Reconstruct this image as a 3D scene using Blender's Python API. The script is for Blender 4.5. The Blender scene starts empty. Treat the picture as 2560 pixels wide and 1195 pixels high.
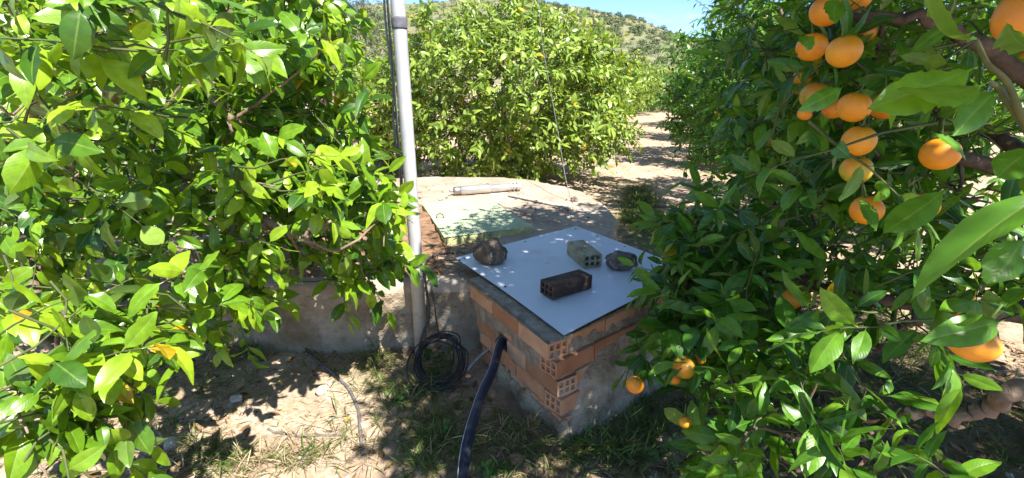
import bpy, bmesh, math
import numpy as np
from mathutils import Vector, Matrix, noise as mnoise

# ------------------------------------------------------------------ camera, world, sun, exposure
S = bpy.context.scene
COL = S.collection
F_PX, PITCH, CAM_H = 1200.0, math.radians(18.3), 1.6
cd = bpy.data.cameras.new('camera')
cam = bpy.data.objects.new('camera', cd)
COL.objects.link(cam)
cam.location = (0, 0, CAM_H)
cam.rotation_euler = (math.pi / 2 - PITCH, 0, 0)
cd.sensor_fit = 'HORIZONTAL'
cd.sensor_width = 36
cd.lens = 36 * F_PX / 2560
cd.clip_start = 0.02
cd.clip_end = 3000
S.camera = cam

SUN_EL = math.radians(55)
SUN_AZ = math.radians(142)            # clockwise from +Y (the view direction)
sun_dir = Vector((math.sin(SUN_AZ) * math.cos(SUN_EL), math.cos(SUN_AZ) * math.cos(SUN_EL), math.sin(SUN_EL)))
W = bpy.data.worlds.new('World')
S.world = W
W.use_nodes = True
nt = W.node_tree
nt.nodes.clear()
sky = nt.nodes.new('ShaderNodeTexSky')
sky.sky_type = 'NISHITA'
sky.sun_disc = False
sky.sun_elevation = SUN_EL
sky.sun_rotation = SUN_AZ
sky.air_density = 0.55
sky.dust_density = 0.0
sky.ozone_density = 5.0
tc = nt.nodes.new('ShaderNodeTexCoord')
mp = nt.nodes.new('ShaderNodeMapping')
mp.inputs['Scale'].default_value = (2.2, 2.2, 13)
mp.inputs['Rotation'].default_value = (0, math.radians(9), 0)
nz = nt.nodes.new('ShaderNodeTexNoise')
nz.inputs['Scale'].default_value = 1.7
nz.inputs['Detail'].default_value = 7
cr = nt.nodes.new('ShaderNodeValToRGB')
cr.color_ramp.elements[0].position = 0.53
cr.color_ramp.elements[1].position = 0.78
cr.color_ramp.elements[1].color = (.75, .75, .75, 1)
mx = nt.nodes.new('ShaderNodeMixRGB')
mx.inputs[2].default_value = (5.0, 5.3, 5.6, 1)
bg = nt.nodes.new('ShaderNodeBackground')
bg.inputs['Strength'].default_value = 0.125
wo = nt.nodes.new('ShaderNodeOutputWorld')
L_ = nt.links.new
L_(tc.outputs['Generated'], mp.inputs[0]); L_(mp.outputs[0], nz.inputs['Vector'])
L_(nz.outputs[0], cr.inputs[0]); L_(cr.outputs[0], mx.inputs[0]); L_(sky.outputs[0], mx.inputs[1])
L_(mx.outputs[0], bg.inputs[0]); L_(bg.outputs[0], wo.inputs[0])

sd = bpy.data.lights.new('sun', 'SUN')
sd.energy = 5.0
sd.angle = math.radians(0.53)
sd.color = (1.0, 0.95, 0.88)
sun = bpy.data.objects.new('sun', sd)
COL.objects.link(sun)
sun.rotation_euler = (-sun_dir).to_track_quat('-Z', 'Y').to_euler()
sun.location = (6, -6, 12)
S.view_settings.view_transform = 'Standard'
S.view_settings.look = 'None'
S.view_settings.exposure = 1.38
S.view_settings.gamma = 1
S.render.engine = 'CYCLES'
S.cycles.max_bounces = 7
S.cycles.diffuse_bounces = 4
S.cycles.transmission_bounces = 4
S.cycles.use_denoising = True

# ------------------------------------------------------------------ helpers
CP, SP = math.cos(PITCH), math.sin(PITCH)


def ray(px, py):
    u = (px - 1280) / F_PX
    v = -(py - 597.5) / F_PX
    return np.array([u, CP + v * SP, -SP + v * CP])


def at(px, py, Y):
    d = ray(px, py)
    return np.array([0, 0, CAM_H]) + d * (Y / d[1])


def onz(px, py, z):
    d = ray(px, py)
    return np.array([0, 0, CAM_H]) + d * ((z - CAM_H) / d[2])


def tag(o, label=None, cat=None, group=None, kind=None):
    if label: o['label'] = label
    if cat: o['category'] = cat
    if group: o['group'] = group
    if kind: o['kind'] = kind
    return o


def empty(name, loc=(0, 0, 0), label=None, cat=None, group=None):
    o = bpy.data.objects.new(name, None)
    COL.objects.link(o)
    o.location = loc
    o.empty_display_size = 0.1
    return tag(o, label, cat, group)


def mesh_np(name, V, Fq, mats, parent=None, smooth=True, attr=None, midx=None, F3=None):
    """V (n,3), Fq (m,4) quads and F3 (k,3) triangles -> one object. Vertices are world coordinates."""
    me = bpy.data.meshes.new(name)
    V = np.asarray(V, np.float32)
    Fq = np.zeros((0, 4), np.int32) if Fq is None else np.asarray(Fq, np.int32)
    F3 = np.zeros((0, 3), np.int32) if F3 is None else np.asarray(F3, np.int32)
    me.vertices.add(len(V))
    me.vertices.foreach_set('co', V.ravel())
    nl = Fq.size + F3.size
    me.loops.add(nl)
    me.loops.foreach_set('vertex_index', np.concatenate([Fq.ravel(), F3.ravel()]).astype(np.int32))
    me.polygons.add(len(Fq) + len(F3))
    ls = np.concatenate([np.arange(len(Fq)) * 4, Fq.size + np.arange(len(F3)) * 3]).astype(np.int32)
    me.polygons.foreach_set('loop_start', ls)
    if midx is not None:
        me.polygons.foreach_set('material_index', np.asarray(midx, np.int32))
    me.polygons.foreach_set('use_smooth', np.full(len(Fq) + len(F3), smooth))
    for m in (mats if isinstance(mats, (list, tuple)) else [mats]):
        me.materials.append(m)
    if attr is not None:
        a = me.color_attributes.new('leaf', 'FLOAT_COLOR', 'POINT')
        a.data.foreach_set('color', np.asarray(attr, np.float32).ravel())
    me.update(calc_edges=True)
    me.validate()
    o = bpy.data.objects.new(name, me)
    COL.objects.link(o)
    if parent is not None:
        o.parent = parent
        o.matrix_parent_inverse = Matrix.Translation(-Vector(parent.matrix_basis.translation)) if parent.type == 'EMPTY' and parent.rotation_euler.z == 0 else parent.matrix_basis.inverted()
    return o


class MB:
    """collects boxes, tubes, lathes into one mesh object"""
    def __init__(s):
        s.v, s.q, s.t, s.mi, s.mt = [], [], [], [], []
        s.n = 0

    def add(s, V, Q=None, T=None, m=0):
        V = np.asarray(V, float)
        s.v.append(V)
        if Q is not None and len(Q):
            Q = np.asarray(Q) + s.n
            s.q.append(Q); s.mi.append(np.full(len(Q), m))
        if T is not None and len(T):
            T = np.asarray(T) + s.n
            s.t.append(T); s.mt.append(np.full(len(T), m))
        s.n += len(V)
        return s

    def box(s, c, size, rot=0, m=0):
        x, y, z = np.array(size) / 2
        V = np.array([[a, b, d] for d in (-z, z) for b in (-y, y) for a in (-x, x)])
        ca, sa = math.cos(rot), math.sin(rot)
        V = V @ np.array([[ca, sa, 0], [-sa, ca, 0], [0, 0, 1]]) + np.array(c)
        return s.add(V, [[0, 2, 3, 1], [4, 5, 7, 6], [0, 1, 5, 4], [2, 6, 7, 3], [0, 4, 6, 2], [1, 3, 7, 5]], m=m)

    def tube(s, pts, r, sides=8, m=0, cap=True):
        V, Q, T = tube_geo(pts, r, sides, cap)
        return s.add(V, Q, T, m)

    def build(s, name, mats, parent=None, smooth=True):
        V = np.concatenate(s.v)
        Q = np.concatenate(s.q) if s.q else None
        T = np.concatenate(s.t) if s.t else None
        mi = np.concatenate(s.mi + s.mt)
        return mesh_np(name, V, Q, mats, parent, smooth, midx=mi, F3=T)


def tube_geo(pts, r, sides=8, cap=True):
    P = np.asarray(pts, float)
    n = len(P)
    R = np.full(n, r) if np.isscalar(r) else np.asarray(r, float)
    T = np.gradient(P, axis=0)
    T /= np.linalg.norm(T, axis=1)[:, None] + 1e-9
    ref = np.array([0.03, 0.02, 1.0]) if abs(T[0][2]) < .9 else np.array([1.0, 0.03, 0.02])
    u = np.cross(T[0], ref); u /= np.linalg.norm(u)
    U = []
    for i in range(n):
        u = u - T[i] * (u @ T[i]); u /= np.linalg.norm(u) + 1e-9
        U.append(u)
    U = np.array(U)
    B = np.cross(T, U)
    a = np.arange(sides) * 2 * math.pi / sides
    V = (P[:, None, :] + R[:, None, None] * (np.cos(a)[None, :, None] * U[:, None, :] + np.sin(a)[None, :, None] * B[:, None, :])).reshape(-1, 3)
    i, j = np.meshgrid(np.arange(n - 1), np.arange(sides), indexing='ij')
    j2 = (j + 1) % sides
    Q = np.stack([i * sides + j, i * sides + j2, (i + 1) * sides + j2, (i + 1) * sides + j], -1).reshape(-1, 4)
    Tt = None
    if cap:
        V = np.concatenate([V, P[:1], P[-1:]])
        k = np.arange(sides); k2 = (k + 1) % sides
        Tt = np.concatenate([np.stack([np.full(sides, n * sides), k2, k], -1), np.stack([np.full(sides, n * sides + 1), (n - 1) * sides + k, (n - 1) * sides + k2], -1)])
    return V, Q, Tt


def smooth_path(pts, n=8):
    P = np.asarray(pts, float)
    P = np.concatenate([[2 * P[0] - P[1]], P, [2 * P[-1] - P[-2]]])
    out = []
    for i in range(1, len(P) - 2):
        for k in range(n):
            t = k / n
            a, b, c, d = P[i - 1], P[i], P[i + 1], P[i + 2]
            out.append(.5 * ((2 * b) + (-a + c) * t + (2 * a - 5 * b + 4 * c - d) * t * t + (-a + 3 * b - 3 * c + d) * t ** 3))
    out.append(P[-2])
    return np.array(out)


# ------------------------------------------------------------------ materials
def new_mat(name):
    m = bpy.data.materials.new(name)
    m.use_nodes = True
    t = m.node_tree
    return m, t, t.nodes['Principled BSDF'], t.nodes['Material Output']


def N(t, typ, **kw):
    n = t.nodes.new(typ)
    for k, v in kw.items():
        if k in n.inputs:
            n.inputs[k].default_value = v
        else:
            setattr(n, k, v)
    return n


def ramp(t, stops):
    r = t.nodes.new('ShaderNodeValToRGB')
    e = r.color_ramp.elements
    while len(e) < len(stops): e.new(0.5)
    for i, (p, c) in enumerate(stops):
        e[i].position = p
        e[i].color = (*c, 1) if len(c) == 3 else c
    return r


def mottled(name, stops, scale=8, detail=6, rough=.85, bump=.3, bscale=60, bdist=.01, metallic=0, spec=.3, layers=()):
    """noise colour ramp + bump; layers = (scale, lo, hi, colour, kind) overlays"""
    m, t, b, o = new_mat(name)
    tc = N(t, 'ShaderNodeTexCoord')
    n1 = N(t, 'ShaderNodeTexNoise', Scale=scale, Detail=detail, Roughness=.62)
    t.links.new(tc.outputs['Object'], n1.inputs['Vector'])
    r = ramp(t, stops)
    t.links.new(n1.outputs[0], r.inputs[0])
    col = r.outputs[0]
    for k, (sc, lo, hi, c, kind) in enumerate(layers):
        if kind == 'v':
            x = N(t, 'ShaderNodeTexVoronoi', Scale=sc)
        else:
            x = N(t, 'ShaderNodeTexNoise', Scale=sc, Detail=5, Roughness=.6)
        mpn = N(t, 'ShaderNodeMapping')
        mpn.inputs['Location'].default_value = (3.1 * k + 1.7, 7.7 - k, 2.3 * k)
        t.links.new(tc.outputs['Object'], mpn.inputs[0])
        t.links.new(mpn.outputs[0], x.inputs['Vector'])
        rr = ramp(t, [(min(lo, hi), (0, 0, 0) if lo < hi else (1, 1, 1)), (max(lo, hi), (1, 1, 1) if lo < hi else (0, 0, 0))])
        t.links.new(x.outputs[0], rr.inputs[0])
        mxn = N(t, 'ShaderNodeMixRGB')
        mxn.inputs[2].default_value = (*c, 1)
        t.links.new(rr.outputs[0], mxn.inputs[0]); t.links.new(col, mxn.inputs[1])
        col = mxn.outputs[0]
    t.links.new(col, b.inputs['Base Color'])
    b.inputs['Roughness'].default_value = rough
    b.inputs['Metallic'].default_value = metallic
    b.inputs['Specular IOR Level'].default_value = spec
    n2 = N(t, 'ShaderNodeTexNoise', Scale=bscale, Detail=6, Roughness=.65)
    t.links.new(tc.outputs['Object'], n2.inputs['Vector'])
    bp = N(t, 'ShaderNodeBump', Strength=bump, Distance=bdist)
    t.links.new(n2.outputs[0], bp.inputs['Height'])
    t.links.new(bp.outputs[0], b.inputs['Normal'])
    return m


def leaf_mat(name, dark, mid, fresh, rough=.36, trans=.38, tcol=(1.5, 1.35, .35), old=(.42, .30, .015), spec=.5):
    m, t, b, o = new_mat(name)
    a = N(t, 'ShaderNodeAttribute', attribute_name='leaf')
    sp = N(t, 'ShaderNodeSeparateColor')
    t.links.new(a.outputs['Color'], sp.inputs[0])
    r = ramp(t, [(0, dark), (.45, mid), (.9, fresh), (.955, fresh), (.985, old)])
    t.links.new(sp.outputs[0], r.inputs[0])
    # pale midrib and side veins; the veins are the leaf's own pattern
    rib = ramp(t, [(.0, (1, 1, 1)), (.10, (0, 0, 0))])
    t.links.new(sp.outputs[2], rib.inputs[0])
    mr = N(t, 'ShaderNodeMixRGB'); mr.inputs[2].default_value = (.30, .42, .10, 1)
    sc = N(t, 'ShaderNodeMath', operation='MULTIPLY'); sc.inputs[1].default_value = .45
    t.links.new(rib.outputs[0], sc.inputs[0])
    t.links.new(sc.outputs[0], mr.inputs[0]); t.links.new(r.outputs[0], mr.inputs[1])
    vn = N(t, 'ShaderNodeTexNoise', Scale=45.0, Detail=3)
    tcn = N(t, 'ShaderNodeTexCoord'); t.links.new(tcn.outputs['Object'], vn.inputs['Vector'])
    vr = ramp(t, [(.3, (.78, .78, .78)), (.7, (1.15, 1.15, 1.1))])
    t.links.new(vn.outputs[0], vr.inputs[0])
    mv = N(t, 'ShaderNodeMixRGB', blend_type='MULTIPLY'); mv.inputs[0].default_value = 1
    t.links.new(mr.outputs[0], mv.inputs[1]); t.links.new(vr.outputs[0], mv.inputs[2])
    bl = N(t, 'ShaderNodeTexNoise', Scale=150.0, Detail=4, Roughness=.7)
    t.links.new(tcn.outputs['Object'], bl.inputs['Vector'])
    br = ramp(t, [(.66, (0, 0, 0)), (.74, (.7, .7, .7))])
    t.links.new(bl.outputs[0], br.inputs[0])
    mb_ = N(t, 'ShaderNodeMixRGB'); mb_.inputs[2].default_value = (.22, .19, .05, 1)
    t.links.new(br.outputs[0], mb_.inputs[0]); t.links.new(mv.outputs[0], mb_.inputs[1])
    mv = mb_
    geo = N(t, 'ShaderNodeNewGeometry')
    pale = N(t, 'ShaderNodeMixRGB'); pale.inputs[2].default_value = (.17, .24, .09, 1)
    pf = N(t, 'ShaderNodeMath', operation='MULTIPLY'); pf.inputs[1].default_value = .45
    t.links.new(geo.outputs['Backfacing'], pf.inputs[0])
    t.links.new(pf.outputs[0], pale.inputs[0]); t.links.new(mv.outputs[0], pale.inputs[1])
    t.links.new(pale.outputs[0], b.inputs['Base Color'])
    b.inputs['Roughness'].default_value = rough
    b.inputs['Specular IOR Level'].default_value = spec
    tr = N(t, 'ShaderNodeBsdfTranslucent')
    tm = N(t, 'ShaderNodeMixRGB', blend_type='MULTIPLY'); tm.inputs[0].default_value = 1
    tm.inputs[2].default_value = (*tcol, 1)
    t.links.new(mv.outputs[0], tm.inputs[1]); t.links.new(tm.outputs[0], tr.inputs[0])
    ms = N(t, 'ShaderNodeMixShader'); ms.inputs[0].default_value = trans
    t.links.new(b.outputs[0], ms.inputs[1]); t.links.new(tr.outputs[0], ms.inputs[2])
    t.links.new(ms.outputs[0], o.inputs[0])
    # quilted veins
    w = N(t, 'ShaderNodeMath', operation='MULTIPLY'); w.inputs[1].default_value = 75
    t.links.new(a.outputs['Alpha'], w.inputs[0])
    w2 = N(t, 'ShaderNodeMath', operation='MULTIPLY_ADD'); w2.inputs[1].default_value = -18
    t.links.new(sp.outputs[2], w2.inputs[0]); t.links.new(w.outputs[0], w2.inputs[2])
    sn = N(t, 'ShaderNodeMath', operation='SINE'); t.links.new(w2.outputs[0], sn.inputs[0])
    bp = N(t, 'ShaderNodeBump', Strength=.05, Distance=.002)
    t.links.new(sn.outputs[0], bp.inputs['Height']); t.links.new(bp.outputs[0], b.inputs['Normal'])
    return m


M = {}
M['leaf_lemon'] = leaf_mat('leaf_lemon', (.030, .095, .009), (.122, .255, .012), (.265, .405, .020), tcol=(1.7, 1.6, .3), trans=.27, rough=.32)
M['leaf_sunny'] = leaf_mat('leaf_sunny', (.080, .150, .020), (.195, .305, .042), (.320, .425, .070), tcol=(1.6, 1.5, .35), trans=.28, old=(.45, .32, .02))
M['leaf_orange'] = leaf_mat('leaf_orange', (.026, .095, .012), (.072, .220, .020), (.160, .340, .026), rough=.33, trans=.36)
M['leaf_olive'] = leaf_mat('leaf_olive', (.08, .11, .05), (.13, .17, .085), (.19, .23, .13), rough=.6, trans=.2, tcol=(1.1, 1.1, .6), old=(.19, .23, .13))
M['twig'] = mottled('twig', [(.3, (.05, .07, .025)), (.7, (.12, .13, .05))], scale=20, rough=.7, bump=.2)
M['bark'] = mottled('bark', [(.3, (.11, .08, .055)), (.55, (.24, .18, .13)), (.75, (.36, .28, .21))], scale=14, rough=.9, bump=.8, bscale=45, bdist=.012)
M['bark_dark'] = mottled('bark_dark', [(.3, (.05, .035, .025)), (.7, (.17, .12, .085))], scale=18, rough=.9, bump=.8, bscale=60, bdist=.01)
M['orange_peel'] = mottled('orange_peel', [(.35, (.64, .215, .009)), (.65, (.74, .29, .013))], scale=18, rough=.42, bump=.35, bscale=420, bdist=.0015, spec=.5)
M['orange_green'] = mottled('orange_green', [(.38, (.62, .22, .010)), (.58, (.42, .30, .02)), (.72, (.13, .22, .02))], scale=16, rough=.42, bump=.35, bscale=420, bdist=.0015, spec=.5)
M['calyx'] = mottled('calyx', [(.4, (.06, .11, .02)), (.6, (.12, .17, .04))], scale=40)

# ------------------------------------------------------------------ leaves
STA_HI = (np.array([0, .07, .11, .19, .30, .43, .57, .71, .84, .93, 1.0]), np.array([.035, .04, .10, .50, .82, .99, 1.0, .86, .55, .26, .015]), np.array([0, .5, 1.0]))
STA_MD = (np.array([0, .10, .24, .45, .68, .87, 1.0]), np.array([.03, .06, .66, 1.0, .88, .42, .015]), np.array([0, 1.0]))
STA_LO = (np.array([0, .28, .66, 1.0]), np.array([.04, .85, .90, .03]), np.array([0, 1.0]))
STA_XL = (np.array([0, .5, 1.0]), np.array([.25, 1.0, .15]), np.array([0, 1.0]))


def unit(a):
    return a / (np.linalg.norm(a, axis=-1, keepdims=True) + 1e-9)


def leaves_geo(P, D, NN, Ln, Wd, hue, rng, sta, fold=.35, curl=.25):
    T, Wp, A = sta
    n = len(P)
    D = unit(D)
    NN = unit(NN - D * (NN * D).sum(-1, keepdims=True))
    Sd = np.cross(D, NN)
    fo = rng.normal(fold, .2, n)
    cu = rng.normal(curl, .22, n)
    tw = rng.normal(0, .18, n)
    bend = rng.normal(0, .10, n)
    nT, nA = len(T), len(A)
    V = np.zeros((n, 2, nT, nA, 3))
    at_ = np.zeros((n, 2, nT, nA, 4))
    wav = rng.normal(0, .07, (n, 2, nT, 1))
    for si, sg in enumerate((-1, 1)):
        t = T[None, :, None]
        w = (Wp[None, :] * Wd[:, None])[:, :, None] * A[None, None, :] * .5
        ang = fo[:, None, None] + tw[:, None, None] * t * sg * 2
        lift = w * np.sin(ang) - .25 * w * A[None, None, :] * np.cos(ang) + (wav[:, si] * Wd[:, None, None]) * A[None, None, :] ** 2 * .6
        out = w * np.cos(ang)
        along = Ln[:, None, None] * t * np.ones((1, 1, nA))
        down = cu[:, None, None] * Ln[:, None, None] * (t ** 2)
        lat = bend[:, None, None] * Ln[:, None, None] * t ** 2
        V[:, si] = P[:, None, None] + D[:, None, None] * (along - np.abs(down) * .25)[..., None] + Sd[:, None, None] * (sg * out + lat)[..., None] + NN[:, None, None] * (lift - down)[..., None]
        at_[:, si, :, :, 0] = hue[:, None, None]
        at_[:, si, :, :, 1] = rng.random(n)[:, None, None]
        at_[:, si, :, :, 2] = A[None, None, :]
        at_[:, si, :, :, 3] = T[None, :, None]
    idx = np.arange(n * 2 * nT * nA).reshape(n, 2, nT, nA)
    a, b, c, d = idx[:, :, :-1, :-1], idx[:, :, 1:, :-1], idx[:, :, 1:, 1:], idx[:, :, :-1, 1:]
    q0 = np.stack([a, b, c, d], -1)
    Q = np.concatenate([q0[:, 0].reshape(-1, 4), q0[:, 1][..., ::-1].reshape(-1, 4)])
    return V.reshape(-1, 3), Q, at_.reshape(-1, 4)


def twig_geo(P, R, sides=4):
    """P (n,k,3) polylines, R (k,) radii scaled by (n,)"""
    n, k, _ = P.shape
    T = unit(np.gradient(P, axis=1))
    ref = np.array([.31, .22, .93])
    U = unit(np.cross(T, ref)); B = np.cross(T, U)
    a = np.arange(sides) * 2 * math.pi / sides
    V = P[:, :, None] + R[:, :, None, None] * (np.cos(a)[None, None, :, None] * U[:, :, None] + np.sin(a)[None, None, :, None] * B[:, :, None])
    idx = np.arange(n * k * sides).reshape(n, k, sides)
    nx = np.roll(idx, -1, axis=2)
    Q = np.stack([idx[:, :-1], nx[:, :-1], nx[:, 1:], idx[:, 1:]], -1).reshape(-1, 4)
    return V.reshape(-1, 3), Q


def sprays(name, B, D, Ls, K, leaf_len, mat, parent, rng, sta=STA_MD, aspect=.42, hue=(.45, .22), yellow=.012, droop=.35, twig_r=.0025, up=.8, back=.6, fold=.35, curl=.25, twig_mat=None):
    """leafy twigs: B bases, D directions, Ls lengths, K leaves on each -> ONE foliage mesh (leaves and their twigs)"""
    n = len(B)
    D = unit(D)
    u = np.linspace(.12, 1, K)[None, :] + rng.normal(0, .03, (n, K))
    dn = np.array([0, 0, -1.0])
    P = B[:, None] + D[:, None] * (Ls[:, None] * u)[..., None] + dn * (.18 * Ls[:, None] * u ** 2)[..., None]
    ref = unit(rng.normal(0, 1, (n, 3)))
    e1 = unit(np.cross(D, ref)); e2 = np.cross(D, e1)
    phi = np.arange(K)[None, :] * 2.4 + rng.uniform(0, 6.28, (n, 1)) + rng.normal(0, .35, (n, K))
    th = np.radians(80 - 48 * np.clip(u, 0, 1)) + rng.normal(0, .2, (n, K))
    rad = e1[:, None] * np.cos(phi)[..., None] + e2[:, None] * np.sin(phi)[..., None]
    Dl = D[:, None] * np.cos(th)[..., None] + rad * np.sin(th)[..., None]
    Dl = unit(Dl + dn * (rng.normal(droop, .22, (n, K)))[..., None])
    Nl = D[:, None] * np.sin(th)[..., None] - rad * np.cos(th)[..., None]
    Nl = .5 * Nl + np.array([0, 0, up]) + rng.normal(0, .32, (n, K, 3))
    m = n * K
    Ln = leaf_len * np.clip(rng.normal(1, .22, m), .45, 1.45)
    Wd = Ln * aspect * np.clip(rng.normal(1, .13, m), .7, 1.35)
    spray_h = rng.normal(0, .15, (n, 1))
    h = np.clip(hue[0] + spray_h + rng.normal(0, hue[1], (n, K)) + .16 * (u - .5), 0.02, .94).ravel()
    h[rng.random(m) < yellow] = 1.0
    V, Q, A = leaves_geo(P.reshape(-1, 3), Dl.reshape(-1, 3), Nl.reshape(-1, 3), Ln, Wd, h, rng, sta, fold, curl)
    ut = np.array([-back, -.2, .2, .6, 1.0])
    TP = B[:, None] + D[:, None] * (Ls[:, None] * ut[None])[..., None] + dn * (.18 * Ls[:, None] * ut[None] * np.abs(ut[None]))[..., None]
    TP[:, :2] += rng.normal(0, .012, (n, 2, 3))
    RR = twig_r * np.array([1.7, 1.35, 1.0, .75, .45])[None] * np.ones((n, 1))
    TV, TQ = twig_geo(TP, RR)
    nv = len(V)
    V = np.concatenate([V, TV]); mi = np.concatenate([np.zeros(len(Q)), np.ones(len(TQ))]); Q = np.concatenate([Q, TQ + nv])
    A = np.concatenate([A, np.tile([.3, .5, .5, .5], (len(TV), 1))])
    return mesh_np(name, V, Q, [mat, twig_mat or M['twig']], parent, True, A, mi)


def lumpy(dirs, seed, amp=.22, f=1.7):
    return np.array([1 + amp * mnoise.noise(Vector((d[0] * f + seed, d[1] * f - seed * .7, d[2] * f + 3.3))) * 1.6 for d in dirs])


def wood(mb, pts, r0, r1, seed=0, sides=9, wob=.02, m=0):
    P = smooth_path(pts, 6)
    k = np.linspace(0, 1, len(P))
    rs = np.random.default_rng(seed)
    P = P + rs.normal(0, wob, P.shape) * .35 * np.sin(k * math.pi)[:, None]
    R = (r0 + (r1 - r0) * k) * (1 + rs.normal(0, .035, len(P)))
    mb.tube(P, R, sides, m)


def bush_tree(name, x, y, rad, height, label, group, n_sp=700, leaf=.10, mat='leaf_sunny', seed=1, K=12, sta=STA_LO, skirt=.12, ry=None, hue=(.45, .22), yellow=.012, depth=.45, aspect=.42, amp=.22, droop=.35):
    """citrus tree with foliage down to near the ground: short trunk, limbs, lumpy crown of leafy twigs"""
    rng = np.random.default_rng(seed)
    root = empty(name, (x, y, 0), label, 'tree', group)
    mb = MB()
    wood(mb, [(x, y, -.05), (x + .03, y, .25), (x + .02, y + .03, .6)], .10, .08, seed)
    tk = mb.build('trunk', M['bark'], root)
    for i in range(5):
        a = i * 1.257 + seed
        c, s = math.cos(a), math.sin(a)
        b2 = MB()
        wood(b2, [(x, y, .5), (x + c * rad * .3, y + s * rad * .3, height * .45), (x + c * rad * .62, y + s * rad * .62, height * .72)], .05, .015, seed + i, 6)
        o = b2.build('limb', M['bark'], tk)
    zc = (height + skirt) / 2
    rz = (height - skirt) / 2
    d = unit(rng.normal(0, 1, (n_sp, 3)))
    lm = lumpy(d, seed, amp)
    k = (1 - depth * rng.random(n_sp) ** 1.6) * lm
    ryy = ry or rad
    B = np.array([x, y, zc]) + d * k[:, None] * np.array([rad, ryy, rz]) * .93
    B[:, 2] = np.maximum(B[:, 2], skirt * (.6 + .8 * rng.random(n_sp)) + .05)
    D = d * np.array([1, 1, .7]) + rng.normal(0, .45, (n_sp, 3)) + np.array([0, 0, .35])
    Ls = rng.uniform(.16, .34, n_sp) * (leaf / .10) ** .7
    sprays('crown', B, D, Ls, K, leaf, M[mat], root, rng, sta, aspect, hue, yellow, twig_r=.004, droop=droop)
    return root

# ------------------------------------------------------------------ ground
def axis(dense0, dense1, step, far, g=1.16):
    a = list(np.arange(dense0, dense1 + 1e-6, step))
    s = step
    while a[-1] < far: s *= g; a.append(a[-1] + s)
    s = step
    while a[0] > -far: s *= g; a.insert(0, a[0] - s)
    return np.array(a)


def ground_h(x, y):
    n = mnoise.noise
    near = max(0.0, 1 - max(0, math.hypot(x, y - 2) - 4) / 8)
    h = .035 * n(Vector((x * .9, y * .9, 0))) + near * (.016 * n(Vector((x * 4.2, y * 4.2, 5))) + .012 * max(0, n(Vector((x * 11, y * 11, 9)))) + .007 * n(Vector((x * 27, y * 27, 2))))
    r = math.hypot(x, y)
    if r > 30:
        h += (r - 30) * .018
    return h - .012


xs = axis(-3.2, 3.2, .024, 420)
ys = axis(.8, 4.2, .024, 420)
GX, GY = np.meshgrid(xs, ys, indexing='ij')


def hill_h(x, y):
    r = math.hypot(x, y)
    az = math.degrees(math.atan2(x, y))
    ridge = np.interp(az, [-80, -40, -17, -10, -3, 3, 8, 13.7, 19.5, 26, 40, 80], [.05, .09, .120, .128, .146, .136, .121, .099, .062, .035, .02, .02])
    hh = ridge * 300 + 1.6
    t = min(1, max(0, (r - 95) / 205))
    t = t * t * (3 - 2 * t) * .35 + .65 * t
    back = max(0, r - 300) * .25
    q = hh * t - back * (1 if y > 0 else 0)
    q += (1.5 * mnoise.noise(Vector((x * .03, y * .03, 1))) + .6 * mnoise.noise(Vector((x * .09, y * .09, 4)))) * t
    return q


GZ = np.array([[ground_h(a, b) for b in ys] for a in xs])
idx = np.arange(GX.size).reshape(GX.shape)
Q = np.stack([idx[:-1, :-1], idx[1:, :-1], idx[1:, 1:], idx[:-1, 1:]], -1).reshape(-1, 4)
gm, t, b, o_ = new_mat('soil')
tc = N(t, 'ShaderNodeTexCoord')
def nse(scale, det=6, rough=.62, loc=0):
    n_ = N(t, 'ShaderNodeTexNoise', Scale=scale, Detail=det, Roughness=rough)
    mm = N(t, 'ShaderNodeMapping'); mm.inputs['Location'].default_value = (loc, loc * .7, 0)
    t.links.new(tc.outputs['Object'], mm.inputs[0]); t.links.new(mm.outputs[0], n_.inputs['Vector'])
    return n_
n1 = nse(3.2, 8, .7)
r1 = ramp(t, [(.25, (.25, .165, .115)), (.42, (.44, .315, .225)), (.6, (.56, .425, .315)), (.8, (.63, .52, .41))])
t.links.new(n1.outputs[0], r1.inputs[0])
n2 = nse(38, 6, .7, 3)
r2 = ramp(t, [(.3, (.55, .52, .48)), (.55, (1.0, 1.0, 1.0)), (.75, (1.18, 1.15, 1.1))])
t.links.new(n2.outputs[0], r2.inputs[0])
m1 = N(t, 'ShaderNodeMixRGB', blend_type='MULTIPLY'); m1.inputs[0].default_value = 1
t.links.new(r1.outputs[0], m1.inputs[1]); t.links.new(r2.outputs[0], m1.inputs[2])
n3 = nse(.9, 7, .7, 9)     # patches of thin green and straw cover
r3 = ramp(t, [(.50, (0, 0, 0)), (.68, (.75, .75, .75))])
t.links.new(n3.outputs[0], r3.inputs[0])
m2 = N(t, 'ShaderNodeMixRGB'); m2.inputs[2].default_value = (.17, .17, .065, 1)
t.links.new(r3.outputs[0], m2.inputs[0]); t.links.new(m1.outputs[0], m2.inputs[1])
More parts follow.
